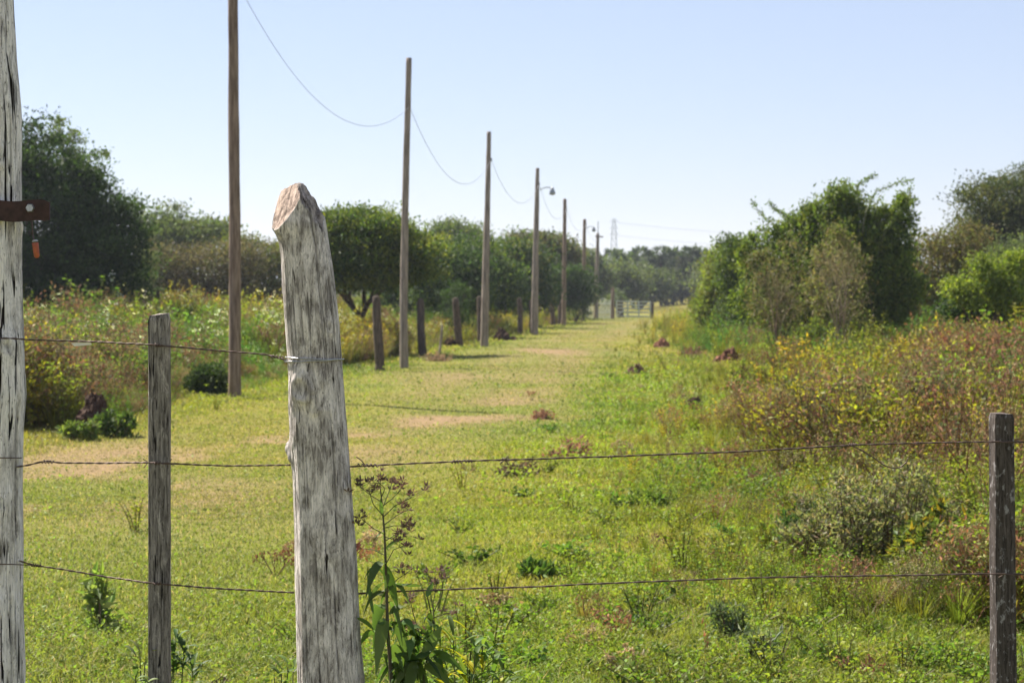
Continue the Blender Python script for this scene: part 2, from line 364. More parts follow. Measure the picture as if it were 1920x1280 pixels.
for (n_, y0, y1, h0) in ((420000, 4.2, 16, .055), (330000, 14, 45, .052), (150000, 42, 135, .06)):
    x, y = grass_pts(n_, y0, y1, 1.6 if y0 < 40 else 1.4)
    b_ = barem(x, y); keep = rng.uniform(0, 1, n_) > b_*.80; x, y, b_ = x[keep], y[keep], b_[keep]; k = len(x)
    mow = ss(0, .8, x-xL(y))*ss(-1.2, 1.5, xR(y)-x)
    tall = 1+1.3*(1-mow)*(y > 12)+.9*ss(.5, .7, fbm(x*1.1, y*.9, 0, 61, 3))*(1-lanem(x, y))-.42*lanem(x, y)*ss(9, 15, y)
    h = h0*tall*rng.uniform(.5, 1.35, k)*(1-.45*b_)
    wd = np.maximum(.0055, y*.00042)*rng.uniform(.7, 1.5, k)
    c = jit(rng, gcol(x, y), k, .3, .08)
    dry = rng.uniform(0, 1, k) < (.05+.25*b_); c[dry] = jit(rng, np.array([.42, .33, .17]), int(dry.sum()), .25)
    gm.merge(blades(x, y, h, wd, .55, c))
gm.build('grass', M_GRASS, kind='stuff')
# small broad leaves of the ground cover between the blades
gm = MB()
for (n_, y0, y1, s0) in ((260000, 4.2, 15, .010), (130000, 14, 40, .017)):
    x, y = grass_pts(n_, y0, y1, 1.6)
    cl = fbm(x*2.2, y*1.8, 0, 71, 3); cl2 = fbm(x*.7, y*.6, 0, 72, 3)
    keep = rng.uniform(0, 1, n_) < ss(.38, .62, cl)*(1-barem(x, y)*.9)*(.30+.70*ss(-1.5, 1.5, x-xR(y)+2.2))*(1-.85*lanem(x, y)*ss(9, 14, y))+.03; x, y, cl, cl2 = x[keep], y[keep], cl[keep], cl2[keep]; k = len(x)
    z = Hh(x, y)+rng.uniform(.01, .06, k)*(1+2.2*ss(.52, .7, cl))*(1+.6*ss(.5, .62, cl2))
    D = rdir(rng, k); D[:, 2] = np.abs(D[:, 2])*.5
    c = jit(rng, gcol(x, y)*np.array([.95, 1.08, .95]), k, .35, .1); dk = (ss(.5, .64, cl2)*ss(.0, 2., x))[:, None]; c = c+(G_DEEP-c)*dk*.35
    s_ = np.maximum(s0, y*.0008)*rng.uniform(.7, 1.8, k)
    gm.merge(leaves(rng, np.stack([x, y, z], -1), D, s_*1.3, s_, c))
gm.build('ground_cover', M_LEAF, kind='stuff')

# ------------------------------------------------------------------ plant templates
def stalks(rng, n, h, spread, lean=.3, base=.03):
    a = rng.uniform(0, 2*np.pi, n); b = rng.uniform(0, base, n)
    P0 = np.stack([np.cos(a)*b, np.sin(a)*b, np.zeros(n)], -1)
    tipd = rng.uniform(.2, 1, n)*spread; hh = h*rng.uniform(.65, 1., n)
    P1 = P0+np.stack([np.cos(a)*tipd*.4, np.sin(a)*tipd*.4, hh*.55], -1); P2 = P0+np.stack([np.cos(a)*tipd, np.sin(a)*tipd, hh], -1)
    return P0, P1, P2
def herb(rng, h=.7, ns=5, nl=16, spread=.25, ls=.06, lw=.022, c=G_GREEN, cs=(.16, .15, .06), r=.004, flower=None, top=0, up=.5, lo=.15):
    """a leafy weed: a few stalks with leaves along them and maybe little heads on top"""
    m = MB(); P0, P1, P2 = stalks(rng, ns, h, spread)
    m.merge(segs(P0, P1, r, r*.8, 3, cs)); m.merge(segs(P1, P2, r*.8, r*.4, 3, cs))
    t = rng.uniform(lo, 1, (ns, nl, 1)); Q_ = np.where(t < .5, P0[:, None]+(P1-P0)[:, None]*t*2, P1[:, None]+(P2-P1)[:, None]*(t*2-1)).reshape(-1, 3)
    k = len(Q_); D = rdir(rng, k); D[:, 2] = np.abs(D[:, 2])*.6+up-.3
    m.merge(leaves(rng, Q_, D, ls*rng.uniform(.5, 1.2, k), lw*rng.uniform(.6, 1.2, k), jit(rng, c, k, .3, .12), droop=.2))
    if flower is not None and top:
        k = ns*top; Q_ = np.repeat(P2, top, 0)+rng.normal(size=(k, 3))*np.array([.025, .025, .02])
        m.merge(leaves(rng, Q_, rdir(rng, k), .028, .022, jit(rng, flower, k, .15, .04)))
    return m
def drybush(rng, h=.7, lv=4, nb=5, c=(.2, .13, .08), seed_c=(.3, .16, .09), heads=14, r=.006, spread=.55, hs=.02, leafc=None):
    """a dry much branched weed"""
    P = np.zeros((nb, 3)); a = rng.uniform(0, 2*np.pi, nb); D = norm(np.stack([np.cos(a)*spread, np.sin(a)*spread, np.ones(nb)], -1))
    m = MB(); Ls = h*.36; rr = r
    for l in range(lv):
        E = P+D*Ls*rng.uniform(.7, 1.2, (len(P), 1)); m.merge(segs(P, E, rr, rr*.7, 3, jit(rng, c, len(P), .2)))
        k = 3 if l == 0 else 2
        P = np.repeat(E, k, 0); D = norm(np.repeat(D, k, 0)+rdir(rng, len(P))*.62+np.array([0, 0, .12])); Ls *= .68; rr *= .62
    k = len(P)*heads//4; i = rng.integers(0, len(P), k); Q_ = P[i]+rng.normal(size=(k, 3))*h*.05
    cc = jit(rng, seed_c, k, .35, .12)
    if leafc is not None:
        s_ = rng.uniform(0, 1, k) < .5; cc[s_] = jit(rng, leafc, int(s_.sum()), .3, .1)
    m.merge(leaves(rng, Q_, rdir(rng, k), hs*rng.uniform(.8, 1.8, k), hs*.6, cc))
    return m
def tussock(rng, h=.5, n=60, c=G_LIME, w=.007, spread=.5):
    a = rng.uniform(0, 2*np.pi, n); s_ = rng.uniform(.1, 1, n)*spread*h; hh = h*rng.uniform(.5, 1, n)
    d = np.stack([np.cos(a), np.sin(a), 0*a], -1); P0 = d*rng.uniform(0, .05, n)[:, None]
    P1 = P0+d*s_[:, None]*.4+np.array([0, 0, 1])*hh[:, None]*.6; P2 = P0+d*s_[:, None]+np.array([0, 0, 1])*hh[:, None]
    sd_ = np.stack([-np.sin(a), np.cos(a), 0*a], -1)*w*.5
    V = np.stack([P0-sd_, P0+sd_, P1+sd_, P2, P1-sd_], 1).reshape(-1, 3); b_ = np.arange(n)[:, None]*5
    m = MB(); m.add(V, b_+np.array([[0, 1, 2, 4]]), b_+np.array([[4, 2, 3]]), np.repeat(jit(rng, c, n, .3, .1), 5, 0)); return m
def scatter(rng, temps, x, y, sc_, z=None, tint=None):
    """bake many copies of the templates into one mesh"""
    out = MB(); ti = rng.integers(0, len(temps), len(x)); z = Hh(x, y)-.01 if z is None else z
    ar = [t.arr() for t in temps]
    for k, (V, Q_, T_, C) in enumerate(ar):
        s = np.where(ti == k)[0]
        if not len(s): continue
        th = rng.uniform(0, 2*np.pi, len(s)); c_, s_ = np.cos(th)[:, None], np.sin(th)[:, None]
        X = (V[None, :, 0]*c_-V[None, :, 1]*s_)*sc_[s][:, None]+x[s][:, None]; Y = (V[None, :, 0]*s_+V[None, :, 1]*c_)*sc_[s][:, None]+y[s][:, None]
        Z = V[None, :, 2]*sc_[s][:, None]+z[s][:, None]; n_ = len(V); off = np.arange(len(s))[:, None, None]*n_
        tt = rng.uniform(.62, 1.35, (len(s), 1, 1))*(1 if tint is None else tint[s][:, None, :])*np.stack([rng.uniform(.88, 1.15, len(s)), np.ones(len(s)), rng.uniform(.9, 1.1, len(s))], -1)[:, None, :]
        out.add(np.stack([X, Y, Z], -1), (Q_[None]+off).reshape(-1, 4), (T_[None]+off).reshape(-1, 3), (C[None]*tt).reshape(-1, 3))
    return out
r2 = np.random.default_rng(11)
C_OLIVE = np.array([.13, .135, .05]); C_RUST = np.array([.23, .125, .07]); C_TAN = np.array([.34, .27, .15])
C_WHITE = np.array([.8, .78, .76]); C_DK = np.array([.04, .065, .018]); C_GREY = np.array([.17, .18, .12])
T_GREEN = [herb(r2, .75, 6, 18, .28, .075, .03, G_LIME) for _ in range(4)]+[herb(r2, .9, 7, 20, .3, .06, .024, G_GREEN*1.1) for _ in range(4)]
T_WHITE = [herb(r2, .95, 5, 14, .22, .06, .025, G_GREEN*1.1, flower=C_WHITE, top=7) for _ in range(3)]
T_BROWN = [drybush(r2, .85, 4, 5, (.26, .16, .10), C_RUST*1.1, 5, .011, .5, .04, C_OLIVE*1.3) for _ in range(4)]+[drybush(r2, .8, 4, 5, (.2, .15, .09), C_TAN*.8, 8, .007, .5, .028, C_OLIVE*1.5) for _ in range(3)]
T_TUS = [tussock(r2, .6, 70, G_LIME*.68, .010, .7) for _ in range(3)]+[tussock(r2, .62, 60, G_YEL*.7, .010, .7) for _ in range(2)]
CLEAR = [(at(a_, b_, gnd(a_, b_))[0], gnd(a_, b_)) for a_, b_ in ((1241, 652), (1192, 702), (1366, 682), (1302, 762), (1300, 670), (1020, 786), (175, 812), (393, 738), (858, 655))]
def field(name, n_, y0, y1, side, depth, pw=1.3, sc0=1., seed=1):
    rg = np.random.default_rng(seed)
    u = rg.uniform(0, 1, n_); y = (y0**(1-pw)+u*(y1**(1-pw)-y0**(1-pw)))**(1/(1-pw))
    wmax = y*.2571*1.3+2.
    if side < 0:
        d = rg.uniform(0, 1, n_)**1.7; o_ = .15+.6*ss(26, 38, y); x = xL(y)-o_-d*np.maximum(wmax+xL(y), .8); e = xL(y)-x-o_
    else:
        d = rg.uniform(0, 1, n_)**1.4; x = xR(y)+.1+d*np.maximum(wmax-xR(y), .8); e = x-xR(y)
    n1_ = fbm(x*.28, y*.2, 0, seed*10, 3); n2_ = fbm(x*.5, y*.35, 0, seed*10+5, 3)
    if side < 0: grow = ss(-.4, 1.1, e+(n1_-.5)*2.2)
    else:
        x = x-rg.uniform(0, 1, n_)**3*2.2; e = x-xR(y); grow = ss(-1.2, 2.6-1.6*ss(26, 45, y), e+(n1_-.5)*5.0+(fbm(x*1.1, y*.8, 0, 97, 2)-.5)*3)
    n4_ = fbm(x*.55, y*.4, 0, seed*10+7, 2)
    sc_ = sc0*rg.uniform(.5, 1.15, n_)*(.26+.74*grow)*(.45+1.1*n4_)
    for cx_, cy_ in CLEAR: sc_ = sc_*(1-.85*((np.abs(x-cx_*y/cy_) < .5)&(y < cy_+.4)&(y > cy_*.84)))
    return rg, x, y, e, n1_, n2_, sc_, grow
def field_build(name, side, n_, y0, y1, seed, brown_bias, sc0=1.):
    rg, x, y, e, a_, b_, sc_, grow = field(name, n_, y0, y1, side, 0, seed=seed, sc0=sc0)
    br = brown_bias(x, y, e, b_)
    q = rg.uniform(0, 1, n_)
    isb = q < br; rest = ~isb; q2 = rg.uniform(0, 1, n_)
    isw = rest & (q2 < .075) & (y > 30) & (side < 0); ist = rest & (q2 > .72); isg = rest & ~isw & ~ist
    for nm, T_, s_, mt in (('green_weeds', T_GREEN, isg, M_LEAF), ('white_flowered_weeds', T_WHITE, isw, M_LEAF), ('dry_brown_weeds', T_BROWN, isb, M_DRY), ('tall_grass', T_TUS, ist, M_GRASS)):
        if s_.sum() == 0: continue
        ti = np.stack([1.05+1.2*(a_[s_]-.45)*2, 1.05+.5*(a_[s_]-.5), 1+0*a_[s_]], -1) if nm == 'green_weeds' else None
        scatter(rg, T_, x[s_], y[s_], sc_[s_], tint=ti).build(nm, mt, kind='stuff')
def bbL(x, y, e, n): return np.clip(.05+.15*ss(.5, .66, n)+.18*ss(-4.5, -6.5, x)*ss(40, 30, y), 0, .5)
def bbR(x, y, e, n): return np.clip(.03+.22*ss(.46, .60, n)+.22*ss(8, 3.5, np.abs(y-22))*ss(4.2, 6, x)-.3*ss(32, 42, y), .03, .75)
field_build('left', -1, 9000, 23.2, 120, 5, bbL, 1.12)
field_build('right', 1, 10500, 9.5, 120, 6, bbR, 1.15)

# low tufts in the lane and the right foreground
x, y = grass_pts(1500, 6.5, 60, 1.5); rg = np.random.default_rng(3)
mk = ((x > xL(y)+.3) & (rg.uniform(0, 1, len(x)) > .8*lanem(x, y)) & (rg.uniform(0, 1, len(x)) < .10+.9*ss(-1.5, 1.8, x-xR(y)+1.7)) & (barem(x, y) < .3))
x, y = x[mk], y[mk]
T_LOW = [herb(r2, .14, 9, 14, .16, .034, .017, G_GREEN*1.05, lo=0, up=.6) for _ in range(3)]+[herb(r2, .22, 6, 16, .1, .032, .012, G_LIME, lo=0) for _ in range(3)]+[herb(r2, .11, 10, 12, .18, .042, .022, G_DEEP*1.3, lo=0, up=.4) for _ in range(2)]
scatter(rg, T_LOW, x, y, rg.uniform(.5, 1.25, len(x))).build('low_weeds', M_LEAF, kind='stuff')
x, y = grass_pts(420, 7, 40, 1.4); mk = (x > -1.5) & (rg.uniform(0, 1, len(x)) < .15+.85*ss(-2.6, 1., x-xR(y))); x, y = x[mk], y[mk]
T_LIT = [drybush(r2, .16, 3, 5, (.22, .14, .09), C_TAN, 10, .003, 1.2, .02) for _ in range(3)]+[drybush(r2, .2, 3, 4, (.2, .13, .09), C_RUST, 8, .003, .8, .018) for _ in range(2)]
scatter(rg, T_LIT, x, y, rg.uniform(.5, 1.3, len(x))).build('dry_litter', M_DRY, kind='stuff')

# ------------------------------------------------------------------ trees and shrubs
def crown(rg, blobs, nclump, nper, ls, cols, cr=.28, lw=.5, up=.25, shell=.45, flat=1., aniso=(1, 1, .7)):
    b = np.array(blobs, float); wt = b[:, 3]*b[:, 5]*b[:, 4]**.5; i = rg.choice(len(b), nclump, p=wt/wt.sum())
    d = rdir(rg, nclump); f = 1-shell*rg.uniform(0, 1, nclump)**1.6
    c = b[i, :3]+b[i, 3:6]*d*f[:, None]
    cl = np.array(cols)[rg.integers(0, len(cols), nclump)]*rg.uniform(.7, 1.3, (nclump, 1))
    P = np.repeat(c, nper, 0)+np.clip(rg.normal(size=(nclump*nper, 3)), -1.7, 1.7)*cr*np.array(aniso)*np.repeat(rg.uniform(.6, 1.35, nclump), nper)[:, None]
    D = norm(np.repeat(d, nper, 0)*.5+rdir(rg, len(P))*1.0+np.array([0, 0, up])); k = len(P)
    s_ = ls*rg.uniform(.6, 1.4, k)
    return leaves(rg, P, D, s_, s_*lw, jit(rg, np.repeat(cl, nper, 0), k, .25, .08)), c
def limbs(rg, base, targets, r0, fork=.35, c=(1, 1, 1), n=6, nseg=6, wob=.08):
    """trunk and limbs: tapered tubes from the foot to each target"""
    m = MB(); base = np.array(base, float)
    for t in targets:
        t = np.array(t, float); u = np.linspace(0, 1, nseg)[:, None]
        ctrl = base*(1-fork)+np.array([base[0]*.75+t[0]*.25, base[1]*.75+t[1]*.25, t[2]])*fork
        P = (1-u)**2*base+2*u*(1-u)*(ctrl)+u*u*t
        P[1:-1] += rg.normal(size=(nseg-2, 3))*wob*np.linalg.norm(t-base)*.15
        m.merge(tube(P, r0*(1-.82*u[:, 0])*(1+.35*(1-u[:, 0])**6), n, True, c))
    return m
def tree(name, px, Y, blobs_px, label, cols, nclump, nper, ls, r0=.12, cat='tree', group=None, seed=1, base_px=None, lmat=None, cr=.28, lw=.5,
         sprigs=16, nt=7, shell=.5, depth=1., parts=('trunk', 'crown'), low=1, aniso=(1, 1, .55), bump=6, shoot=1.):
    """blobs_px: (px, py, rx_px, ry_px[, depth factor]) of the crown masses, set out in metres round the tree's own place"""
    rg = np.random.default_rng(seed); k = Y/FPX
    if name in ('dark_tree', 'green_tree', 'brownish_tree'): blobs_px = [(q[0], q[1], q[2]*1.22, q[3]*.82) for q in blobs_px]
    if len(bl_px := list(blobs_px)) and bump:
        ex = []
        for q in bl_px:
            for _ in range(bump):
                a_ = rg.uniform(-.35, math.pi+.35); dd_ = rg.uniform(.75, 1.02); ex.append((q[0]+math.cos(a_)*q[2]*dd_, q[1]-math.sin(a_)*q[3]*dd_, q[2]*rg.uniform(.15, .36), q[3]*rg.uniform(.10, .28), rg.uniform(-.6, .6)*q[2]*k))
        ex += [(q[0]+rg.uniform(-10, 10), 556-q[3]*.1, q[2]*.95, 24) for q in bl_px if q[1]+q[3] > 512 and px < 1300 and 40 < Y < 150 and low]
        blobs_px = [(q[0], q[1], q[2]*.9, q[3]*.86)+tuple(q[4:]) for q in bl_px]+ex
    base = at(px if base_px is None else base_px, 560, Y); base[2] = float(Hh(base[0], base[1]))-.05
    bl = []
    for q in blobs_px:
        c = at(q[0], q[1], Y); rx, rz = q[2]*k, q[3]*k; dp = q[4] if len(q) > 4 else 0.
        bl.append((c[0], Y+dp, c[2], rx, min(rx, 1.3*max(rx, rz))*depth, rz))
    root = thing(name, base, label, cat, group)
    m, cl = crown(rg, bl, nclump, nper, ls, cols, cr, lw, shell=shell, aniso=aniso)
    if sprigs:                                          # loose shoots standing out of the crown
        b = np.array(bl); i = rg.integers(0, len(b), sprigs); d = rdir(rg, sprigs); d[:, 2] = np.abs(d[:, 2])*.9+.15; d = norm(d)
        s0 = b[i, :3]+b[i, 3:6]*d*.85; L_ = rg.uniform(.35, 1.1, sprigs)[:, None]*b[i, 5:6]**.5*.55*shoot; e = s0+norm(d+rdir(rg, sprigs)*.35+np.array([0, 0, shoot-1]))*L_
        m.merge(segs(s0, e, .008, .003, 3, np.array(cols[0])*.7))
        t = rg.uniform(.1, 1, (sprigs, 34, 1)); P = (s0[:, None]+(e-s0)[:, None]*t).reshape(-1, 3)+rg.normal(size=(sprigs*34, 3))*.04
        m.merge(leaves(rg, P, rdir(rg, len(P)), ls*.9, ls*lw*.9, jit(rg, np.array(cols)[rg.integers(0, len(cols), len(P))], len(P), .25)))
    i = rg.choice(len(cl), min(nt, len(cl)), replace=False); tg = cl[i]
    limbs(rg, base, tg, r0, c=(1, 1, 1)).build(parts[0], M_BARK, root)
    m.build(parts[1], lmat or M_LEAF, root)
    return root, bl
D1 = [(.045, .078, .024), (.062, .10, .028), (.036, .062, .022)]; D2 = [(.12, .16, .03), (.165, .195, .038), (.075, .11, .025)]
D3 = [(.10, .11, .045), (.085, .10, .04), (.13, .125, .055)]; BR = [(.15, .12, .07), (.12, .10, .055), (.10, .11, .04)]; LG = [(.17, .22, .035), (.22, .26, .04), (.12, .17, .03)]
GB = [(.10, .135, .055), (.13, .16, .065), (.08, .105, .05)]; FAR = [(.10, .13, .055), (.13, .15, .06), (.08, .10, .055)]
# big dark tree at the left
tree('large_tree', 90, 50, [(40, 430, 175, 130), (185, 455, 88, 88), (105, 355, 85, 70), (-60, 330, 140, 130), (66, 285, 46, 50), (232, 425, 46, 46), (165, 345, 30, 26), (120, 500, 150, 60), (-40, 480, 150, 80), (60, 235, 24, 26)],
     'large very dark leafy tree rising beside the whitewashed gatepost', [(.045, .075, .024), (.07, .11, .03), (.036, .06, .022)], 2400, 62, .10, .22, seed=21, sprigs=46, lmat=M_DLEAF, cr=.26, nt=9)
tree('slender_tree', 125, 54, [(112, 255, 16, 34), (140, 270, 15, 26), (180, 292, 16, 8), (125, 300, 25, 25)], 'thin feathery tree top showing above the large dark tree at the left', [GB[1], D2[0]], 110, 24, .08, .03, seed=22, nt=8, cr=.14)
# hazier group behind it
tree('umbrella_tree', 345, 96, [(320, 398, 26, 10), (350, 440, 80, 24), (300, 430, 40, 30), (400, 436, 34, 18), (330, 470, 60, 30)], 'flat topped grey green tree just left of the nearest tall pole', GB+D3[:1], 420, 46, .16, .14, seed=23, nt=9, cr=.45)
tree('brown_shrub', 360, 72, [(330, 510, 70, 50), (400, 505, 60, 52), (290, 500, 40, 40), (450, 505, 45, 48)], 'wide purplish brown shrub low behind the nearest tall pole', [(.12, .10, .065), (.09, .09, .05), (.14, .11, .075)], 620, 40, .10, .08, cat='shrub', seed=24, nt=12, cr=.3)
tree('olive_shrub', 480, 78, [(470, 490, 50, 42), (510, 500, 55, 50), (440, 470, 30, 25), (560, 480, 40, 40)], 'yellowish olive shrub between the nearest tall pole and the bleached post', [(.11, .12, .03), (.09, .11, .03), (.13, .11, .045)], 420, 44, .12, .09, cat='shrub', seed=25, nt=8, cr=.32)
tree('small_tree', 262, 66, [(270, 505, 24, 36), (255, 520, 18, 24)], 'small grey green bush at the right foot of the large dark tree', GB, 110, 34, .08, .05, cat='shrub', seed=26, nt=5, cr=.2)
# acacia with forked trunk
def acacia():
    Y = 52.; rg = np.random.default_rng(31); k = Y/FPX
    base = at(678, 606, Y); base[2] = float(Hh(base[0], base[1]))-.05
    root = thing('acacia_tree', base, 'umbrella shaped tree with a forked dark trunk beside the bleached post', 'tree')
    bl = [(*at(a, b_, Y), rx*k, rx*k*1., rz*k) for a, b_, rx, rz in ((660, 440, 80, 46), (720, 452, 56, 40), (620, 462, 56, 42), (680, 416, 40, 18), (640, 420, 34, 16), (735, 425, 34, 18), (600, 430, 30, 22), (690, 490, 85, 42), (740, 510, 50, 30), (590, 450, 36, 34), (650, 520, 75, 22), (770, 480, 40, 24), (610, 510, 40, 20), (790, 510, 36, 18))]
    for _ in range(34):
        a_ = rg.uniform(-.2, math.pi+.2); bl.append((*at(680+math.cos(a_)*rg.uniform(60, 135), 470-math.sin(a_)*rg.uniform(40, 78), Y+rg.uniform(-1, 1)), rg.uniform(12, 34)*k, rg.uniform(10, 24)*k, rg.uniform(4, 9)*k))
    m, cl = crown(rg, bl, 1150, 58, .085, [(.15, .18, .032), (.11, .15, .028), (.19, .21, .035), D1[1], D1[0]], .22, .5, aniso=(1, 1, .5)); i = rg.choice(len(cl), 16, replace=False)
    f0 = at(668, 590, Y); f1 = at(678, 604, Y)
    t = MB(); t.merge(tube([base, at(679, 604, Y), at(680, 594, Y)], [.11, .09, .085], 8))
    for q in ([(680, 594), (664, 580), (648, 562), (630, 540), (612, 500)], [(680, 594), (684, 582), (692, 566), (700, 545), (712, 500)], [(648, 562), (646, 540), (650, 500)], [(692, 566), (716, 545), (742, 500)], [(664, 580), (655, 555), (668, 500)], [(630, 540), (606, 528), (590, 480)], [(684, 582), (682, 550), (688, 490)]):
        P = np.array([at(a, b_, Y+rg.uniform(-.3, .3)) for a, b_ in q]); t.merge(tube(P, np.linspace(.075, .02, len(P)), 6))
    t.build('trunk', M_BARK, root); m.build('crown', M_LEAF, root)
acacia()
tree('dark_tree', 790, 78, [(790, 490, 66, 56), (840, 510, 55, 50), (760, 500, 50, 46), (800, 540, 75, 26), (735, 470, 40, 36)], 'round dark tree directly behind the second tall pole', D1+[D2[0]], 800, 52, .12, .07, seed=32, nt=8, cr=.28, lmat=M_DLEAF)
tree('dark_tree', 835, 72, [(815, 478, 42, 24), (865, 500, 44, 30), (780, 470, 36, 24), (840, 525, 60, 30)], 'flat topped dark tree merging into the row between the second and third tall poles', D1+[D2[0]], 520, 46, .12, .05, seed=95, nt=7, cr=.3, lmat=M_DLEAF)
tree('dark_tree', 885, 82, [(880, 490, 50, 46), (910, 520, 60, 46), (860, 475, 40, 36)], 'dark green tree between the second and third tall poles', [D2[0], D1[0], D1[1]], 520, 46, .13, .14, seed=33, nt=7, cr=.34)
tree('airy_tree', 860, 112, [(850, 436, 36, 20), (880, 448, 30, 18), (830, 450, 26, 16)], 'distant airy tree top seen over the round dark tree', GB, 150, 40, .18, .12, seed=34, nt=8, cr=.42)
tree('green_tree', 955, 92, [(950, 478, 46, 34), (985, 490, 40, 34), (930, 520, 45, 40), (970, 535, 60, 34)], 'mid green tree with a yellowish top between the third and fourth tall poles', D1+[(.13, .14, .035)], 520, 46, .14, .14, seed=35, nt=7, cr=.36)
tree('brownish_tree', 1015, 122, [(1010, 462, 40, 22), (1040, 470, 34, 22), (990, 450, 30, 14), (1060, 490, 26, 28)], 'distant brownish tree with a ragged top behind the fourth tall pole', BR[1:]+GB[:1], 330, 44, .19, .16, seed=36, nt=9, cr=.46)
tree('dark_tree', 1025, 105, [(1020, 520, 44, 44), (1060, 535, 36, 34), (990, 530, 40, 38), (1085, 530, 24, 34)], 'low very dark tree between the fourth and fifth tall poles', D1, 460, 44, .15, .14, seed=37, nt=6, cr=.36, lmat=M_DLEAF)
# distance beyond the gate
rg = np.random.default_rng(41)
far_labels = ['hazy round tree far beyond the lane, just right of the sixth tall pole', 'hazy green tree straight above the pale gate', 'hazy broad bush right of the pale gate under the palms',
              'hazy bluish tree behind the far fence midway between gate and right bushes', 'hazy purplish tree below the rightmost far palms', 'hazy green tree partly hidden by the bushes at the right']
for k_, (px, Y, bl) in enumerate([(1100, 165, [(1100, 500, 24, 26), (1088, 525, 22, 30), (1115, 530, 22, 30)]), (1160, 175, [(1150, 520, 34, 26), (1175, 535, 34, 28), (1140, 545, 30, 20)]),
        (1200, 190, [(1195, 530, 36, 26), (1225, 540, 30, 22)]), (1250, 215, [(1250, 530, 40, 30), (1275, 540, 30, 22)]), (1300, 215, [(1300, 520, 34, 34), (1320, 535, 34, 28)]), (1350, 200, [(1345, 520, 40, 36), (1385, 530, 40, 40)])]):
    tree('distant_tree', px, Y, bl, far_labels[k_], FAR if k_ != 4 else [(.075, .075, .055), (.06, .08, .05)], 230, 34, .30, .18, seed=50+k_, nt=5, cr=.7)
def palm(px, py, Y, s=1., label=None, seed=0):
    rg = np.random.default_rng(seed); top = at(px, py+10, Y); base = np.array([top[0], Y, float(Hh(top[0], Y))-.1])
    root = thing('palm_tree', base, label, 'palm', 'palms in the hazy tree line')
    tube([base, base*.5+top*.5+np.array([rg.uniform(-.1, .1), 0, 0]), top], [.2, .15, .14], 7).build('trunk', M_BARK, root)
    nf = 30; d = rdir(rg, nf); d[:, 2] = d[:, 2]*.75+.25; d = norm(d); m = MB()
    for q in range(nf):                                 # fan leaves: stalk and a spread of narrow leaflets
        e = top+d[q]*.65*s; m.merge(segs(top[None], e[None], .03, .02, 3, (.07, .09, .04)))
        D_, A_, B_ = frame(d[q]); th = np.linspace(-1.25, 1.25, 11)[:, None]; dd = D_*np.cos(th)+(A_*math.cos(q)+B_*math.sin(q))*np.sin(th)
        m.merge(leaves(rg, np.repeat(e[None], 11, 0), dd, .75*s, .13*s, jit(rg, (.07, .095, .05), 11, .3), droop=.25))
    m.build('crown', M_LEAF, root)
pl = [(1151, 480, 210, 'far palm left of the gap in the tree line, near the lattice tower'), (1163, 485, 205, 'far palm immediately right of the lattice tower foot, at the edge of the gap'), (1187, 488, 205, 'lowest far palm, first one right of the gap in the tree line'), (1202, 478, 210, 'second far palm right of the gap in the tree line'),
      (1222, 484, 212, 'small far palm between the second and the tall middle palm'), (1240, 473, 212, 'tall far palm in the middle of the palm row'), (1262, 478, 216, 'far palm just right of the tall middle palm'), (1278, 480, 220, 'short far palm left of the tallest pointed one'), (1293, 473, 214, 'tall far palm toward the right end of the row'),
      (1312, 480, 218, 'far palm second from the bushes at the right'), (1330, 482, 214, 'far palm touching the edge of the right bushes')]
for k_, (a_, b_, Y, lb) in enumerate(pl): palm(a_, b_, Y, 1.25 if k_ % 3 else 1.45, lb, 60+k_)
def little_palm():
    rg = np.random.default_rng(5); Y = 133.; top = at(1163, 556, Y); base = np.array([top[0]+.05, Y, float(Hh(top[0], Y))-.1])
    root = thing('young_palm', base, 'young palm with a dark shaggy stem behind the pale gate', 'palm')
    tube([base, top], [.22, .16], 7).build('trunk', M_FPOST, root); m = MB(); nf = 26; d = rdir(rg, nf); d[:, 2] = d[:, 2]*.6+.25; d = norm(d)
    for q in range(nf):
        u = np.linspace(0, 1, 8)[:, None]; P = top+d[q]*u*1.25+np.array([0, 0, -.6])*u*u
        D_ = np.gradient(P, axis=0); _, A_, _ = frame(D_); m.merge(segs(P[:-1], P[1:], .015, .01, 3, (.1, .12, .05)))
        for s_ in (-1, 1): m.merge(leaves(rg, P, norm(D_)*.6+A_*s_, .34, .06, jit(rg, (.10, .135, .06), 8, .3), droop=.35))
    m.build('crown', M_LEAF, root)
little_palm()
VERGE = []
# bushes at the right
tree('leafy_bush', 1580, 44, [(1560, 490, 80, 60), (1480, 500, 56, 50), (1640, 500, 62, 62), (1602, 412, 34, 56), (1560, 405, 24, 40), (1530, 432, 34, 40), (1490, 440, 30, 24), (1660, 550, 66, 44), (1530, 556, 100, 46), (1694, 425, 20, 44), (1440, 456, 36, 14), (1600, 585, 100, 34), (1450, 570, 60, 40), (1648, 432, 20, 34), (1410, 500, 24, 34)],
     'big leafy green bush with long shoots at the right of the lane', [LG[2], D2[1], (.12, .165, .03), (.07, .11, .025), LG[0]], 1700, 40, .105, .05, cat='bush', seed=71, sprigs=330, nt=26, cr=.16, lw=.4, shell=.7, bump=8, aniso=(.8, .8, 1.1), shoot=1.5)
tree('dark_bush', 858, 63, [(852, 598, 22, 22), (866, 610, 18, 18), (840, 590, 12, 14)], 'small dark bush at the foot of the leaning fence post', [D1[0], D1[1]], 90, 36, .06, .03, cat='bush', seed=91, nt=5, cr=.12, lmat=M_DLEAF)
tree('dark_bush', 1080, 108, [(1075, 585, 22, 20), (1090, 590, 14, 14)], 'low dark bush beside the thin reddish fifth pole', [D1[0], D2[0]], 90, 36, .10, .05, cat='bush', seed=92, nt=5, cr=.2)
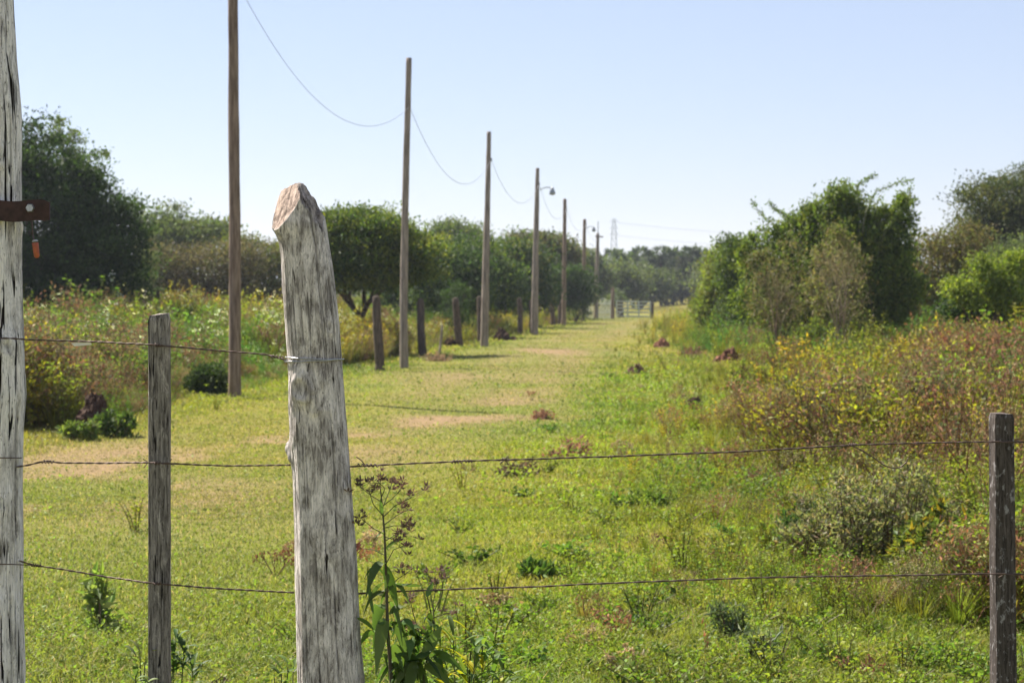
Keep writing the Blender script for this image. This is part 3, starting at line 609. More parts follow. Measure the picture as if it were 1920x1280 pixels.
for k_, (px, pb, w_, h_, lb, cc, nn) in enumerate([
    (1420, 745, 150, 80, 'loose lime green weed clump nearest the lane, right of the broad reddish mound', [LG[1], (.24, .23, .07)], 1100),
    (1545, 705, 120, 110, 'pale green bushy weed in the middle of the right verge below the leafless shrub', [LG[1], (.13, .17, .06)], 1700),
    (1615, 668, 140, 100, 'fresh green weed patch in the right verge under the tall dead shrub', [(.14, .21, .05), LG[0]], 1700),
    (1700, 655, 150, 100, 'yellow green bushy weed at the foot of the olive brown bush', [(.22, .22, .06), LG[0]], 1700),
    (1500, 650, 110, 80, 'greyish green leafy weed at the left foot of the big green bush', [(.15, .18, .08), (.11, .15, .05)], 1400),
    (1390, 640, 90, 80, 'small green weed clump under the narrow bright yellow green bush', [LG[2], (.15, .14, .06)], 1200),
    (1800, 700, 150, 90, 'olive weed clump in front of the light green shrub near the right edge', [(.17, .17, .06), (.2, .15, .08)], 1500)]):
    VERGE.append((px, pb, w_, h_, lb, cc, nn, 120+k_))
def shoots():
    Y = 44.; rg = np.random.default_rng(72)
    base = at(1600, 600, Y); base[2] = float(Hh(base[0], base[1]))
    root = thing('thorny_shrub', base, 'sparse thorny shrub whose long arching shoots stick out above the big green bush', 'shrub')
    w_ = MB(); lf = MB()
    for q in ([(1600, 560), (1622, 400), (1640, 362), (1680, 343), (1715, 338)], [(1600, 560), (1612, 400), (1605, 350), (1622, 338), (1640, 328)], [(1560, 560), (1500, 450), (1450, 420), (1425, 398), (1408, 375)], [(1580, 560), (1570, 420), (1560, 370)], [(1620, 560), (1660, 430), (1690, 390), (1712, 378)], [(1600, 560), (1590, 380), (1582, 350)], [(1560, 560), (1500, 420), (1460, 395), (1440, 380)]):
        c_ = np.array([at(a, b_, Y+rg.uniform(-.8, .4)) for a, b_ in q]); u = np.linspace(0, len(c_)-1, 24); P = np.stack([np.interp(u, range(len(c_)), c_[:, j]) for j in range(3)], -1)
        P[-14:] += rg.normal(size=(14, 3))*.012
        w_.merge(tube(P, np.linspace(.018, .006, 24), 5, True, (.16, .17, .09))); 
        k_ = 160; t = rg.uniform(8, 23, k_); Q_ = np.stack([np.interp(t, range(24), P[:, j]) for j in range(3)], -1)+rg.normal(size=(k_, 3))*.03
        lf.merge(leaves(rg, Q_, rdir(rg, k_), .075, .03, jit(rg, LG[2], k_, .3)))
    w_.build('branches', M_TWIG, root); lf.build('leaves', M_LEAF, root)
shoots()
def dry_shrub(px, pyb, pyt, Y, wpx, label, seed, c=(.30, .24, .19), leafc=None, nb=7, lv=5, name='dead_shrub', cat='shrub', heads=5, hs=.05, r=.035):
    rg = np.random.default_rng(seed); base = at(px, pyb, Y); base[2] = float(Hh(base[0], base[1]))-.03
    top = at(px, pyt, Y)[2]; h = top-base[2]
    m = drybush(rg, h, lv, nb, c, leafc if leafc is not None else c, heads, r, wpx*Y/FPX/h*1.1, hs, leafc)
    V, Q_, T_, C = m.arr(); V[:, 2] *= h/max(V[:, 2].max(), .1); xw = wpx*Y/FPX
    V[:, 0] *= xw/max(np.percentile(np.abs(V[:, 0]), 97), .1); o = MB(); o.add(V+base, Q_, T_, C)
    return o.build(name, M_DRY, loc=base, label=label, cat=cat)
tree('brownish_bush', 1462, 40, [(1448, 520, 26, 44), (1482, 480, 18, 30), (1430, 560, 34, 30), (1496, 550, 20, 34), (1418, 500, 14, 24), (1460, 590, 56, 26)], 'thin brownish olive bush in front of the left part of the big green bush', [(.19, .17, .08), (.14, .16, .055), (.21, .16, .10), (.12, .16, .04)], 170, 20, .06, .013, cat='bush', seed=93, nt=22, cr=.17, sprigs=70, shoot=1.4, aniso=(.8, .8, 1.1))
tree('brownish_bush', 1570, 39, [(1575, 500, 22, 50), (1550, 550, 30, 34), (1602, 530, 16, 44), (1562, 456, 14, 26), (1540, 500, 12, 26), (1575, 590, 50, 26)], 'straw coloured half dry bush in front of the middle of the big green bush', [(.25, .22, .11), (.21, .17, .10), (.17, .18, .06), (.14, .18, .045)], 170, 20, .06, .013, cat='bush', seed=94, nt=22, cr=.17, sprigs=70, shoot=1.4, aniso=(.8, .8, 1.1))
dry_shrub(1462, 605, 470, 38, 50, 'leafless grey brown shrub in front of the left part of the big green bush', 81, (.26, .20, .15), (.15, .14, .06), 6, 6, heads=4, r=.016)
dry_shrub(1572, 608, 430, 37, 46, 'taller pale dead shrub in front of the middle of the big green bush', 82, (.30, .24, .18), (.22, .19, .09), 8, 6, heads=5, r=.015)
tree('yellow_green_bush', 1345, 62, [(1335, 565, 18, 40), (1352, 515, 16, 46), (1360, 560, 26, 50), (1340, 590, 30, 26)], 'narrow bright yellow green bush at the left end of the right bushes', [LG[1], LG[0], (.15, .15, .05)], 620, 44, .09, .06, cat='bush', seed=83, sprigs=30, nt=8, cr=.24)
tree('dark_bush', 1385, 56, [(1382, 475, 26, 32), (1378, 520, 26, 40), (1400, 560, 34, 36), (1400, 590, 45, 30)], 'dark green bush between the yellow green one and the big leafy one', [D2[2], D2[0], D1[1]], 400, 44, .09, .06, cat='bush', seed=84, sprigs=20, nt=8, cr=.22)
tree('olive_brown_bush', 1760, 50, [(1760, 500, 70, 70), (1800, 470, 50, 50), (1735, 560, 60, 50), (1800, 560, 60, 60), (1770, 600, 80, 30)], 'olive brown half bare bush between the big green bush and the domed tree', [(.14, .125, .055), (.16, .12, .065), (.12, .13, .04)], 620, 40, .075, .07, cat='bush', seed=85, sprigs=60, nt=18, cr=.24)
tree('domed_tree', 1880, 72, [(1890, 400, 90, 66), (1840, 410, 50, 40), (1960, 400, 90, 80), (1900, 450, 90, 50), (2000, 470, 80, 70), (1850, 480, 60, 50)], 'dark domed tree rising at the right edge', [(.055, .075, .028), (.075, .09, .03), (.045, .06, .025), (.10, .10, .035)], 1100, 52, .11, .18, seed=86, sprigs=40, nt=9, cr=.34)
tree('silvery_bush', 1900, 42, [(1900, 520, 60, 70), (1960, 510, 70, 80), (1880, 570, 60, 50)], 'grey green fine leaved bush at the right edge under the domed tree', [(.12, .15, .07), (.14, .165, .08), (.09, .12, .05)], 520, 44, .06, .07, cat='bush', seed=87, sprigs=40, nt=10, cr=.2)
tree('bright_green_shrub', 1850, 34, [(1795, 540, 22, 16), (1838, 508, 18, 22), (1868, 532, 24, 20), (1905, 500, 18, 24), (1828, 560, 28, 14), (1890, 566, 28, 16)], 'light green shrub with pale forked stems near the right edge', [LG[1], (.14, .19, .04)], 240, 40, .06, .04, cat='shrub', seed=88, nt=8, sprigs=20, cr=.14, base_px=1850)
tree('dark_bush', 1862, 37, [(1860, 580, 52, 38), (1820, 575, 40, 25)], 'very dark low bush behind the light green shrub', [D1[0], D1[2]], 300, 44, .07, .05, cat='bush', seed=89, nt=6, cr=.16, lmat=M_DLEAF)
tree('small_dark_bush', 393, 31, [(392, 712, 28, 30), (380, 720, 24, 20), (402, 725, 18, 18)], 'small round dark bush beside the foot of the nearest tall pole', [D1[0], D1[1], D2[2]], 190, 50, .045, .03, cat='bush', seed=90, nt=8, cr=.08, lmat=M_DLEAF)
# ------------------------------------------------------------------ utility poles and wires
def pole(pts, rpx, Y, label, m, seed, extra=None):
    rg = np.random.default_rng(seed); P = np.array([at(a, b_, Y) for a, b_ in pts]); k = Y/FPX
    base = P[0].copy(); base[2] = float(Hh(base[0], base[1]))-.15; P[0] = base
    u = np.linspace(0, len(P)-1, 60); PP = np.stack([np.interp(u, range(len(P)), P[:, j]) for j in range(3)], -1)
    kk = np.array([1, 2, 3, 2, 1.])/9; 
    for j in (0,): PP[2:-2, j] = np.convolve(PP[:, j], kk, 'valid')
    rr = np.interp(u, [0, len(P)-1], [rpx[0]*k, rpx[1]*k])
    n_ = 20; m_ = tube(PP, rr, n_); V = m_.V[0]; idx = np.repeat(np.arange(60), n_)
    th = np.tile(np.arange(n_)*2*np.pi/n_, 60); f = 1+.14*(fbm(np.cos(th)*1.6+5, np.sin(th)*1.6+5, PP[idx, 2]*1.5, seed, 4)-.5)*2
    V[:len(idx)] = PP[idx]+(V[:len(idx)]-PP[idx])*f[:, None]; m_.V[0] = V
    if extra == 'single':
        return m_.build('utility_pole', m, loc=base, smooth=True, label=label, cat='pole', group='tall poles along the lane')
    root = thing('utility_pole', base, label, 'pole', 'tall poles along the lane'); m_.build('pole_shaft', m, root, smooth=True)
    return root
def insulator(root, p):
    p = np.array(p); r_ = [.012, .03, .034, .02, .034, .03, .015]; z_ = np.linspace(0, .11, 7)
    tube(np.stack([p[0]+0*z_, p[1]+0*z_, p[2]+z_-.05], -1), r_, 10).build('insulator', M_LAMP, root, smooth=True)
def lamp(root, p, s=1., side=1):
    p = np.array(p, float); u = np.linspace(0, 1, 8)[:, None]
    P = p+np.array([side*.42, -.05, 0])*u*s+np.array([0, 0, .08])*np.sin(u*np.pi*.8)*s
    a_ = tube(P, .018*s, 6).build('lamp_arm', M_LAMP, root)
    q = P[-1]; z_ = np.array([.04, 0, -.06, -.14, -.20, -.23]); tube(np.stack([q[0]+0*z_, q[1]+0*z_, q[2]+z_*s], -1), np.array([.03, .05, .07, .105, .10, .02])*s, 12).build('lamp_head', M_LAMP, root, smooth=True)
Yp = [30.2, 43.3, 59.7, 76.6, 97, 113, 124]
p1 = pole([(440, 748), (441, 600), (440, 420), (438, 200), (437, 0), (436, -58)], (12, 8.3), Yp[0], 'nearest tall brown pole, its top above the picture, left of the bleached post', M_POLEB, 1)
p2 = pole([(758, 688), (757, 600), (758, 480), (761, 330), (764, 220), (767, 109)], (8.2, 5.2), Yp[1], 'tall slightly crooked bare pole standing right of the bleached post', M_POLE, 2)
p3 = pole([(908, 650), (911, 500), (914, 380), (917, 247)], (7.6, 4), Yp[2], 'third tall pole, throwing a short shadow across the grass', M_POLE, 3)
p4 = pole([(1002, 628), (1004, 500), (1006, 400), (1008, 315)], (7, 3.4), Yp[3], 'fourth tall pole, with a lamp on a short arm near its top', M_POLE, 4)
p5 = pole([(1057, 611), (1058, 500), (1059, 373)], (4.6, 3.2), Yp[4], 'fifth tall pole, reddish and thinner, right of the lamp pole', M_POLEB, 5)
p6 = pole([(1093, 604), (1095, 500), (1096, 411)], (4.2, 2.8), Yp[5], 'sixth tall pole, dark against the far trees', M_POLEB, 6)
p7 = pole([(1117, 599), (1119, 520), (1121, 437)], (4.2, 2.8), Yp[6], 'last and shortest tall pole, by the pale fence at the lane end', M_POLE, 7)
tube([at(1121, 440, Yp[6]-.1), at(1121.5, 415, Yp[6]-.1)], .025, 6).build('antenna_mast', M_LAMP, p7)
tube([at(1116, 443, Yp[6]-.12), at(1131, 444, Yp[6]-.12)], .05, 6).build('crossarm', M_POLE, p7)
lamp(p4, at(1012, 356, Yp[3]), 1.15); lamp(p6, at(1098, 428, Yp[5]), 1.1)
att = [(p1, at(441, -40, Yp[0]), None), (p2, at(768, 200, Yp[1]), None), (p3, at(921, 300, Yp[2]), None), (p4, at(1011, 345, Yp[3]), None), (p5, at(1062, 390, Yp[4]), None), (p6, at(1099, 420, Yp[5]), None), (p7, at(1123, 446, Yp[6]), None)]
for q, p_, _ in att: insulator(q, p_)
def span(a, b_, sag, label, r=.008):
    u = np.linspace(0, 1, 36)[:, None]; P = a*(1-u)+b_*u; P[:, 2] -= sag*4*u[:, 0]*(1-u[:, 0])
    tube(P, r, 5).build('overhead_wire', M_CABLE, loc=a, label=label, cat='wire', group='overhead wires between the poles')
sags = [1.15, 1.15, 1.0, .9, .7, .5]
wl = ['overhead wire sagging down from the nearest tall pole to the crooked second one', 'overhead wire sagging from the second tall pole to the third', 'overhead wire between the third tall pole and the lamp pole', 'overhead wire from the lamp pole to the thin reddish fifth pole', 'faint overhead wire from the fifth to the sixth tall pole', 'faint overhead wire reaching the last short pole']
for k_ in range(6): span(att[k_][1], att[k_+1][1], sags[k_], wl[k_], (.0045, .0055, .006, .006, .007, .007)[k_])
# lattice tower far off
def pylon():
    Y = 620.; s = Y/FPX; base = at(1151, 560, Y); base[2] = 0.; top = at(1151, 410, Y)
    root = thing('lattice_tower', base, 'faint steel lattice tower far beyond the end of the lane', 'pylon'); H_ = top[2]; m = MB()
    def wd(t): return 1.35*(1-t)**.8+.32
    lv = np.linspace(0, 1, 13)
    cs = [[np.array([base[0]+sx*wd(t)/1.0, Y+sy*wd(t)/1.0, t*H_]) for sx, sy in ((-1, -1), (1, -1), (1, 1), (-1, 1))] for t in lv]
    for i in range(12):
        for j in range(4):
            m.merge(segs(cs[i][j], cs[i+1][j], .07, .06, 4)); m.merge(segs(cs[i][j], cs[i+1][(j+1) % 4], .035, .035, 4)); m.merge(segs(cs[i][(j+1) % 4], cs[i+1][j], .035, .035, 4)); m.merge(segs(cs[i+1][j], cs[i+1][(j+1) % 4], .05, .05, 4))
    m.build('lattice_frame', M_STEEL, root); a = MB()
    for t in (.80, .88, .96): a.merge(segs(np.array([base[0]-1.3, Y, t*H_]), np.array([base[0]+1.3, Y, t*H_]), .06, .06, 4))
    for t, d in ((.80, .9), (.88, .9), (.96, .9)):
        for s_ in (-1, 1): a.merge(segs(np.array([base[0]+s_*1.3, Y, t*H_]), np.array([base[0]+s_*.4, Y, t*H_+d]), .05, .05, 4))
    a.build('crossarms', M_STEEL, root)
    for q, (z0, lb) in enumerate(((.80, 'lower faint power line running right from the lattice tower'), (.96, 'upper faint power line running right from the lattice tower'))):
        A = np.array([base[0]+1.3, Y, z0*H_-.3]); B = np.array([base[0]+150, Y+40, z0*H_-3.])
        u = np.linspace(0, 1, 30)[:, None]; P = A*(1-u)+B*u; P[:, 2] -= 6*4*u[:, 0]*(1-u[:, 0])*.5
        tube(P, .035, 4).build('power_line', M_CABLE, loc=A, label=lb, cat='wire')
pylon()
# ------------------------------------------------------------------ fence posts along the lane
def fpost(px, pyb, pyt, wpx, label, seed, lean=0, m=M_FPOST, name='fence_post', Y=None):
    rg = np.random.default_rng(seed); Y = gnd(px, pyb) if Y is None else Y; k = Y/FPX
    b_ = at(px+lean, pyb, Y); b_[2] = float(Hh(b_[0], b_[1]))-.1; t_ = at(px-lean, pyt, Y)
    u = np.linspace(0, 1, 14); P = b_*(1-u[:, None])+t_*u[:, None]; P[:, 0] += np.sin(u*5+seed)*.01
    r_ = wpx*.5*k*(1.08-.16*u)*(1+rg.uniform(-.05, .05, 14)); r_[-1] *= .8
    mm = tube(P, r_, 10); V = mm.V[0]; V[-1, 2] += .02; V[:-2, :2] += rg.normal(size=(len(V)-2, 2))*.004; mm.V[0] = V
    return mm.build(name, m, loc=b_, smooth=False, label=label, cat='post', group='short fence posts along the lane' if name == 'fence_post' else None)
fpost(709, 695, 556, 17, 'stout dark fence post between the bleached post and the crooked tall pole', 1, 3)
fpost(790, 667, 561, 15, 'dark fence post just right of the crooked second tall pole', 2, 2)
fpost(858, 650, 559, 14, 'leaning dark fence post with a bush at its foot, left of the third tall pole', 3, 5)
fpost(901, 640, 556, 13, 'dark fence post half hidden behind the third tall pole', 4, 2)
fpost(975, 627, 559, 10, 'fence post standing clear between the third tall pole and the lamp pole', 5, 1)
fpost(996, 624, 563, 8, 'fence post close against the left side of the lamp pole', 6, 1)
fpost(1036, 611, 564, 9, 'left one of two close fence posts right of the lamp pole', 7, 1)
fpost(1050, 609, 564, 7, 'right one of two close fence posts, touching the thin reddish fifth pole', 8, .5)
fpost(1149, 597, 540, 7, 'tall brown gatepost at the left end of the pale gate', 9, 0, M_POLEB, 'gatepost', 127)
fpost(1223, 597, 567, 6, 'dark gatepost at the right end of the pale gate', 10, 0, M_FPOST, 'gatepost', 128)
fpost(295, 590, 545, 8, 'far fence post poking out of the weeds above the square grey post', 11, -1, M_FPOST, 'lone_fence_post', 52)
fpost(826, 664, 610, 5, 'thin pale stake leaning at the lane edge beside the dark fence posts', 12, -4, M_POLE, 'wooden_stake', 52.5)
def field_gate():
    Y = 128.; b_ = at(1155, 597, Y); b_[2] = 0; root = thing('field_gate', b_, 'pale painted field gate closing the far end of the lane', 'gate')
    m = MB(); x0, x1 = at(1156, 590, Y)[0], at(1219, 590, Y)[0]
    for z in (.15, .42, .66, .88, 1.1): segs([x0, Y, z], [x1, Y, z-.05], .045, .045, 6).build('rail', M_GATE, root)
    for u in (0, .33, .66, 1): x = x0+(x1-x0)*u; segs([x, Y-.06, .05], [x, Y-.06, 1.15-.05*u], .05, .05, 6).build('upright', M_GATE, root)
    segs([x0, Y-.07, .1], [x0+(x1-x0)*.5, Y-.07, 1.1], .035, .035, 6).build('brace', M_GATE, root)
    Y = 126.; root = thing('picket_fence', at(1100, 597, Y)*np.array([1, 1, 0]), 'pale picket fence between the sixth tall pole and the gate', 'fence')
    m = MB(); xs = np.linspace(at(1100, 590, Y)[0], at(1144, 590, Y)[0], 13)
    for x in xs: m.merge(segs([x, Y, 0], [x+.02, Y, 1.25+.08*math.sin(x*9)], .04, .035, 5))
    m.build('pickets', M_GATE, root); m = MB()
    for z in (.4, .95): m.merge(segs([xs[0], Y+.06, z], [xs[-1], Y+.06, z], .03, .03, 5))
    m.build('rail', M_GATE, root)
field_gate()
# ------------------------------------------------------------------ mounds and debris
def mound(px, pyb, wpx, hpx, label, seed, dark=1., name='earth_mound', cat='mound', spiky=.5, tintc=(1, 1, 1), grp=None):
    rg = np.random.default_rng(seed); Y = gnd(px, pyb); k = Y/FPX; b_ = at(px, pyb, Y); b_[2] = float(Hh(b_[0], b_[1]))-.02
    nu, nv = 40, 18; th = np.arange(nu)*2*np.pi/nu; ph = np.linspace(0, np.pi/2, nv)
    T_, P_ = np.meshgrid(th, ph); x = np.cos(T_)*np.cos(P_); y = np.sin(T_)*np.cos(P_); z = np.sin(P_)
    f = 1+spiky*(fbm(x*2.2+seed, y*2.2, z*2.2, seed, 4)-.5)*2; f2 = 1+.18*(fbm(x*9, y*9, z*9, seed+3, 3)-.5)*2
    f3 = 1-.45*z; V = np.stack([x*wpx*.5*k*f*f2*f3, y*wpx*.5*k*f*f2*f3, z*hpx*k*f*f2+.0*z], -1).reshape(-1, 3)+b_; V[:nu, 2] = b_[2]-.05
    i, j = np.meshgrid(np.arange(nv-1), np.arange(nu), indexing='ij'); Q_ = np.stack([i*nu+j, i*nu+(j+1) % nu, (i+1)*nu+(j+1) % nu, (i+1)*nu+j], -1).reshape(-1, 4)
    m = MB(); m.add(V, Q_, None, np.array(tintc)*dark); return m.build(name, M_EARTH, loc=b_, smooth=False, label=label, cat=cat, group=grp)
GM = 'earth mounds in the grass'
mound(175, 812, 92, 68, 'tall brown termite mound in the weeds left of the square grey post', 1, .38, 'termite_mound', spiky=.45)
mound(1241, 652, 28, 18, 'small reddish earth mound farthest along the right side of the lane', 2, 1.5, tintc=(1, .85, .8), grp=GM)
mound(1192, 702, 44, 19, 'dark earth mound nearest the middle of the lane', 3, .75, grp=GM)
mound(1366, 682, 52, 28, 'broad reddish brown mound at the foot of the right weeds', 4, 1.2, tintc=(1, .82, .76), grp=GM)
mound(1302, 762, 40, 19, 'small dark mound in the grass below the broad reddish one', 5, .5, grp=GM)
mound(1350, 690, 8, 6, 'tiny clod beside the broad reddish mound', 6, .8, 'clod', 'clod')
mound(938, 638, 30, 20, 'dark stump like mound right of the third tall pole', 7, .45, 'rotten_stump', 'stump', .9)
mound(962, 638, 18, 8, 'low dark clod beside the rotten stump right of the third tall pole', 8, .5, 'clod', 'clod')
mound(844, 650, 26, 18, 'black burnt stump at the foot of the leaning fence post', 9, .3, 'burnt_stump', 'stump', .9)
mound(103, 1188, 34, 16, 'dark brown clod lying in the grass near the gatepost', 10, .4, 'clod', 'clod', .9)
mound(415, 1292, 60, 26, 'black rounded clod at the bottom edge right of the square grey post', 11, .25, 'clod', 'clod', .5)
def debris(px, pyb, wpx, hpx, label, seed, c=(.28, .16, .11), leafc=(.34, .2, .13), n=60, name='brush_pile'):
    rg = np.random.default_rng(seed); Y = gnd(px, pyb); k = Y/FPX; b_ = at(px, pyb, Y); b_[2] = float(Hh(b_[0], b_[1]))
    a = rg.uniform(0, 2*np.pi, n); L_ = rg.uniform(.3, 1, n)*wpx*k*.55; el = rg.uniform(0, 1, n)**1.6*1.2
    D = np.stack([np.cos(a)*np.cos(el), np.sin(a)*np.cos(el), np.sin(el)], -1); P0 = b_+rg.normal(size=(n, 3))*np.array([.16, .12, 0])*wpx*k
    P1 = P0+D*L_[:, None]*.5; P2 = P1+norm(D+rdir(rg, n)*.5)*L_[:, None]*.5; P2[:, 2] = np.minimum(P2[:, 2], b_[2]+hpx*k); P1[:, 2] = np.minimum(P1[:, 2], b_[2]+hpx*k*.7)
    m = segs(P0, P1, .006, .005, 4, jit(rg, c, n, .4)); m.merge(segs(P1, P2, .005, .002, 4, jit(rg, c, n, .4)))
    q = n*5; i = rg.integers(0, n, q); m.merge(leaves(rg, P0[i]+(P2-P0)[i]*rg.uniform(0, 1, (q, 1)), rdir(rg, q), .06, .03, jit(rg, leafc, q, .4, .15)))
    return m.build(name, M_DRY, loc=b_, label=label, cat='debris')
debris(1080, 862, 100, 44, 'heap of reddish dry branches in the grass above the middle wire', 1, n=80)
debris(1020, 786, 44, 20, 'small pile of dry twigs farther along the lane than the reddish heap', 2)
debris(968, 893, 80, 26, 'dark tangle of dry twigs just behind the barb on the middle wire', 3, (.12, .09, .06), (.16, .13, .08))
debris(1300, 670, 62, 34, 'spiky clump of dry reddish leaves between two mounds', 4, (.26, .16, .12), (.3, .17, .12), 90, 'dry_rosette')
debris(1330, 868, 80, 26, 'scattered pale dry branches right of the reddish heap', 5, (.4, .28, .2), (.42, .27, .18), 50)
debris(1450, 905, 110, 22, 'flat straw coloured brush in front of the leafy grey shrub', 6, (.45, .34, .22), (.4, .24, .15), 60)
debris(735, 678, 60, 20, 'little heap of straw at the foot of the pale stake', 7, (.4, .3, .2), (.36, .26, .16), 60).location.x = at(822, 678, gnd(0, 678))[0]
# ------------------------------------------------------------------ near shrubs and weeds
def near_shrub(px, pyb, wpx, hpx, label, seed, cols, n=5200, ls=.028, lw=.4, nst=60, name='leafy_shrub', cat='shrub', Y=None, stemc=(.16, .12, .07), dry=.0, mt=None):
    rg = np.random.default_rng(seed); Y = gnd(px, pyb) if Y is None else Y; k = Y/FPX; b_ = at(px, pyb, Y); b_[2] = float(Hh(b_[0], b_[1]))-.02
    root = thing(name, b_, label, cat); rx, h = wpx*.5*k, hpx*k
    a = rg.uniform(0, 2*np.pi, nst); e = rg.uniform(.1, 1, nst)**.6
    tip = b_+np.stack([np.cos(a)*e*rx, np.sin(a)*e*rx*.8, h*(1-.55*e**2)*rg.uniform(.6, 1.05, nst)], -1)
    f = b_+np.stack([np.cos(a)*e*rx*(.7 if nst >= 30 else .25), np.sin(a)*e*rx*(.55 if nst >= 30 else .2), 0*a], -1); md = (f+tip)/2+np.array([0, 0, 1])*h*.12+rg.normal(size=(nst, 3))*.03*h
    m = segs(f, md, .006, .005, 4, jit(rg, stemc, nst, .2)); m.merge(segs(md, tip, .005, .002, 4, jit(rg, stemc, nst, .2)))
    ns2 = nst*3; i = rg.integers(0, nst, ns2); t = rg.uniform(.2, .95, (ns2, 1)); s0 = md[i]+(tip-md)[i]*t; s1 = s0+norm(rdir(rg, ns2)+np.array([0, 0, .7]))*h*rg.uniform(.1, .26, (ns2, 1))
    m.merge(segs(s0, s1, .0025, .0012, 3, jit(rg, stemc, ns2, .2))); m.build('branches', M_TWIG, root)
    i = rg.integers(0, ns2, n); P = s0[i]+(s1-s0)[i]*rg.uniform(0, 1.05, (n, 1))+rg.normal(size=(n, 3))*.015
    j = rg.integers(0, nst, n//2); P2 = f[j]+(md-f)[j]*rg.uniform(.05, 1, (n//2, 1))+rg.normal(size=(n//2, 3))*.03; P = np.concatenate([P, P2]); k_ = len(P)
    D = rdir(rg, k_)+np.array([0, 0, .45]); cc = np.array(cols)[rg.integers(0, len(cols), k_)]
    leaves(rg, P, D, ls*rg.uniform(.6, 1.5, k_), ls*lw*rg.uniform(.7, 1.3, k_), jit(rg, cc, k_, .3, .1)).build('foliage', mt or M_LEAF, root)
    return root
near_shrub(1640, 1075, 350, 215, 'sprawling grey olive shrub behind the wires, left of the right hand post', 1, [(.22, .23, .11), (.28, .27, .17), (.15, .18, .07), (.3, .24, .16)], 6500, .032, .42, 110)
near_shrub(1770, 1100, 200, 150, 'green weedy shrub with yellowing leaves touching the right hand post', 2, [(.12, .16, .04), (.17, .19, .05), (.32, .24, .04), (.07, .10, .03)], 3000, .06, .42, 40, 'weedy_shrub')
near_shrub(1520, 1050, 110, 120, 'dark green weed clump at the left edge of the grey olive shrub', 3, [(.05, .09, .03), (.07, .12, .03)], 1600, .04, .4, 30, 'weed_clump')
near_shrub(1365, 1215, 60, 110, 'silvery narrow leaved weed, left of a pair in the lower right grass', 4, [(.17, .2, .11), (.12, .16, .07)], 420, .04, .25, 8, 'silvery_weed', 'weed')
near_shrub(1428, 1250, 56, 100, 'silvery narrow leaved weed, right of a pair in the lower right grass', 5, [(.2, .23, .14), (.13, .17, .08)], 380, .04, .25, 8, 'silvery_weed', 'weed')
near_shrub(194, 1186, 70, 138, 'single upright green weed standing in the grass between gatepost and square post', 6, [(.22, .28, .08), (.26, .30, .11), (.17, .23, .06)], 130, .075, .36, 3, 'upright_weed', 'weed')
near_shrub(1200, 960, 130, 40, 'dark green broad leaved patch behind the middle of the wires', 7, [(.10, .16, .035), (.14, .20, .04)], 520, .05, .5, 20, 'low_leafy_clump', 'weed')
near_shrub(1010, 1085, 90, 36, 'dark leafy rosette in the grass above the lowest wire', 8, [(.08, .14, .035), (.12, .18, .04)], 260, .055, .5, 12, 'low_leafy_clump', 'weed')
for (px, pb, w_, h_, lb, cc, nn, sd_) in VERGE: near_shrub(px, pb, w_, h_, lb, sd_, cc, nn, .075, .4, 36, 'verge_weed', 'weed')
near_shrub(212, 818, 90, 50, 'dark leafy weed growing against the right foot of the termite mound', 31, [(.06, .10, .03), (.10, .15, .04)], 900, .06, .45, 30, 'leafy_weed', 'weed')
near_shrub(150, 826, 70, 40, 'lighter green weed covering the left foot of the termite mound', 32, [(.11, .17, .04), (.16, .2, .06)], 600, .06, .45, 30, 'leafy_weed', 'weed')
def dry_weed(px, pyb, wpx, hpx, label, seed, c, leafc, Y=None, lv=5, nb=6, hs=.022, heads=8, r=.007, name='dry_weed'):
    rg = np.random.default_rng(seed); Y = gnd(px, pyb) if Y is None else Y; k = Y/FPX; b_ = at(px, pyb, Y); b_[2] = float(Hh(b_[0], b_[1]))-.02
    m = drybush(rg, hpx*k, lv, nb, c, leafc, heads, r, .8, hs); V, Q_, T_, C = m.arr(); V[:, 2] *= hpx*k/V[:, 2].max(); V[:, 0] *= wpx*.5*k/np.percentile(np.abs(V[:, 0]), 97)
    o = MB(); o.add(V+b_, Q_, T_, C); return o.build(name, M_DRY, loc=b_, label=label, cat='dry weed')
dry_weed(1840, 1010, 280, 380, 'large reddish brown branching weed rising behind the right hand post', 11, (.20, .10, .055), (.27, .14, .08), lv=6, nb=6, r=.014, heads=4)
dry_weed(1720, 850, 240, 200, 'wide rusty brown weed left of and beyond the right hand post', 12, (.18, .10, .06), (.28, .14, .08), lv=6, nb=6, heads=3, r=.016)
dry_weed(1690, 1010, 200, 260, 'bare dark branching stems rising out of the grey olive shrub', 17, (.17, .10, .06), (.26, .15, .08), lv=6, nb=5, heads=3, r=.012)
dry_weed(1895, 1090, 160, 330, 'brown curved woody stems behind and right of the right hand post', 18, (.18, .10, .06), (.27, .2, .08), lv=6, nb=5, heads=4, r=.012)
dry_weed(1590, 830, 150, 140, 'smaller brown twiggy weed above the hanging loose wire end', 13, (.24, .16, .09), (.27, .18, .09), lv=5, nb=6)
dry_weed(1860, 800, 220, 210, 'rust coloured weed mass at the right edge above the right hand post', 14, (.22, .12, .07), (.28, .14, .08), lv=6, nb=7, heads=7)
dry_weed(1322, 1290, 26, 150, 'thin reddish stalk standing alone in the lower right grass', 15, (.26, .14, .07), (.3, .15, .07), lv=3, nb=1, heads=6, r=.003, name='thin_stalk')
dry_weed(120, 765, 120, 100, 'reddish brown weed behind the wires by the whitewashed gatepost', 16, (.30, .18, .11), (.34, .2, .12), Y=25, lv=6, nb=7, hs=.035, heads=6, )
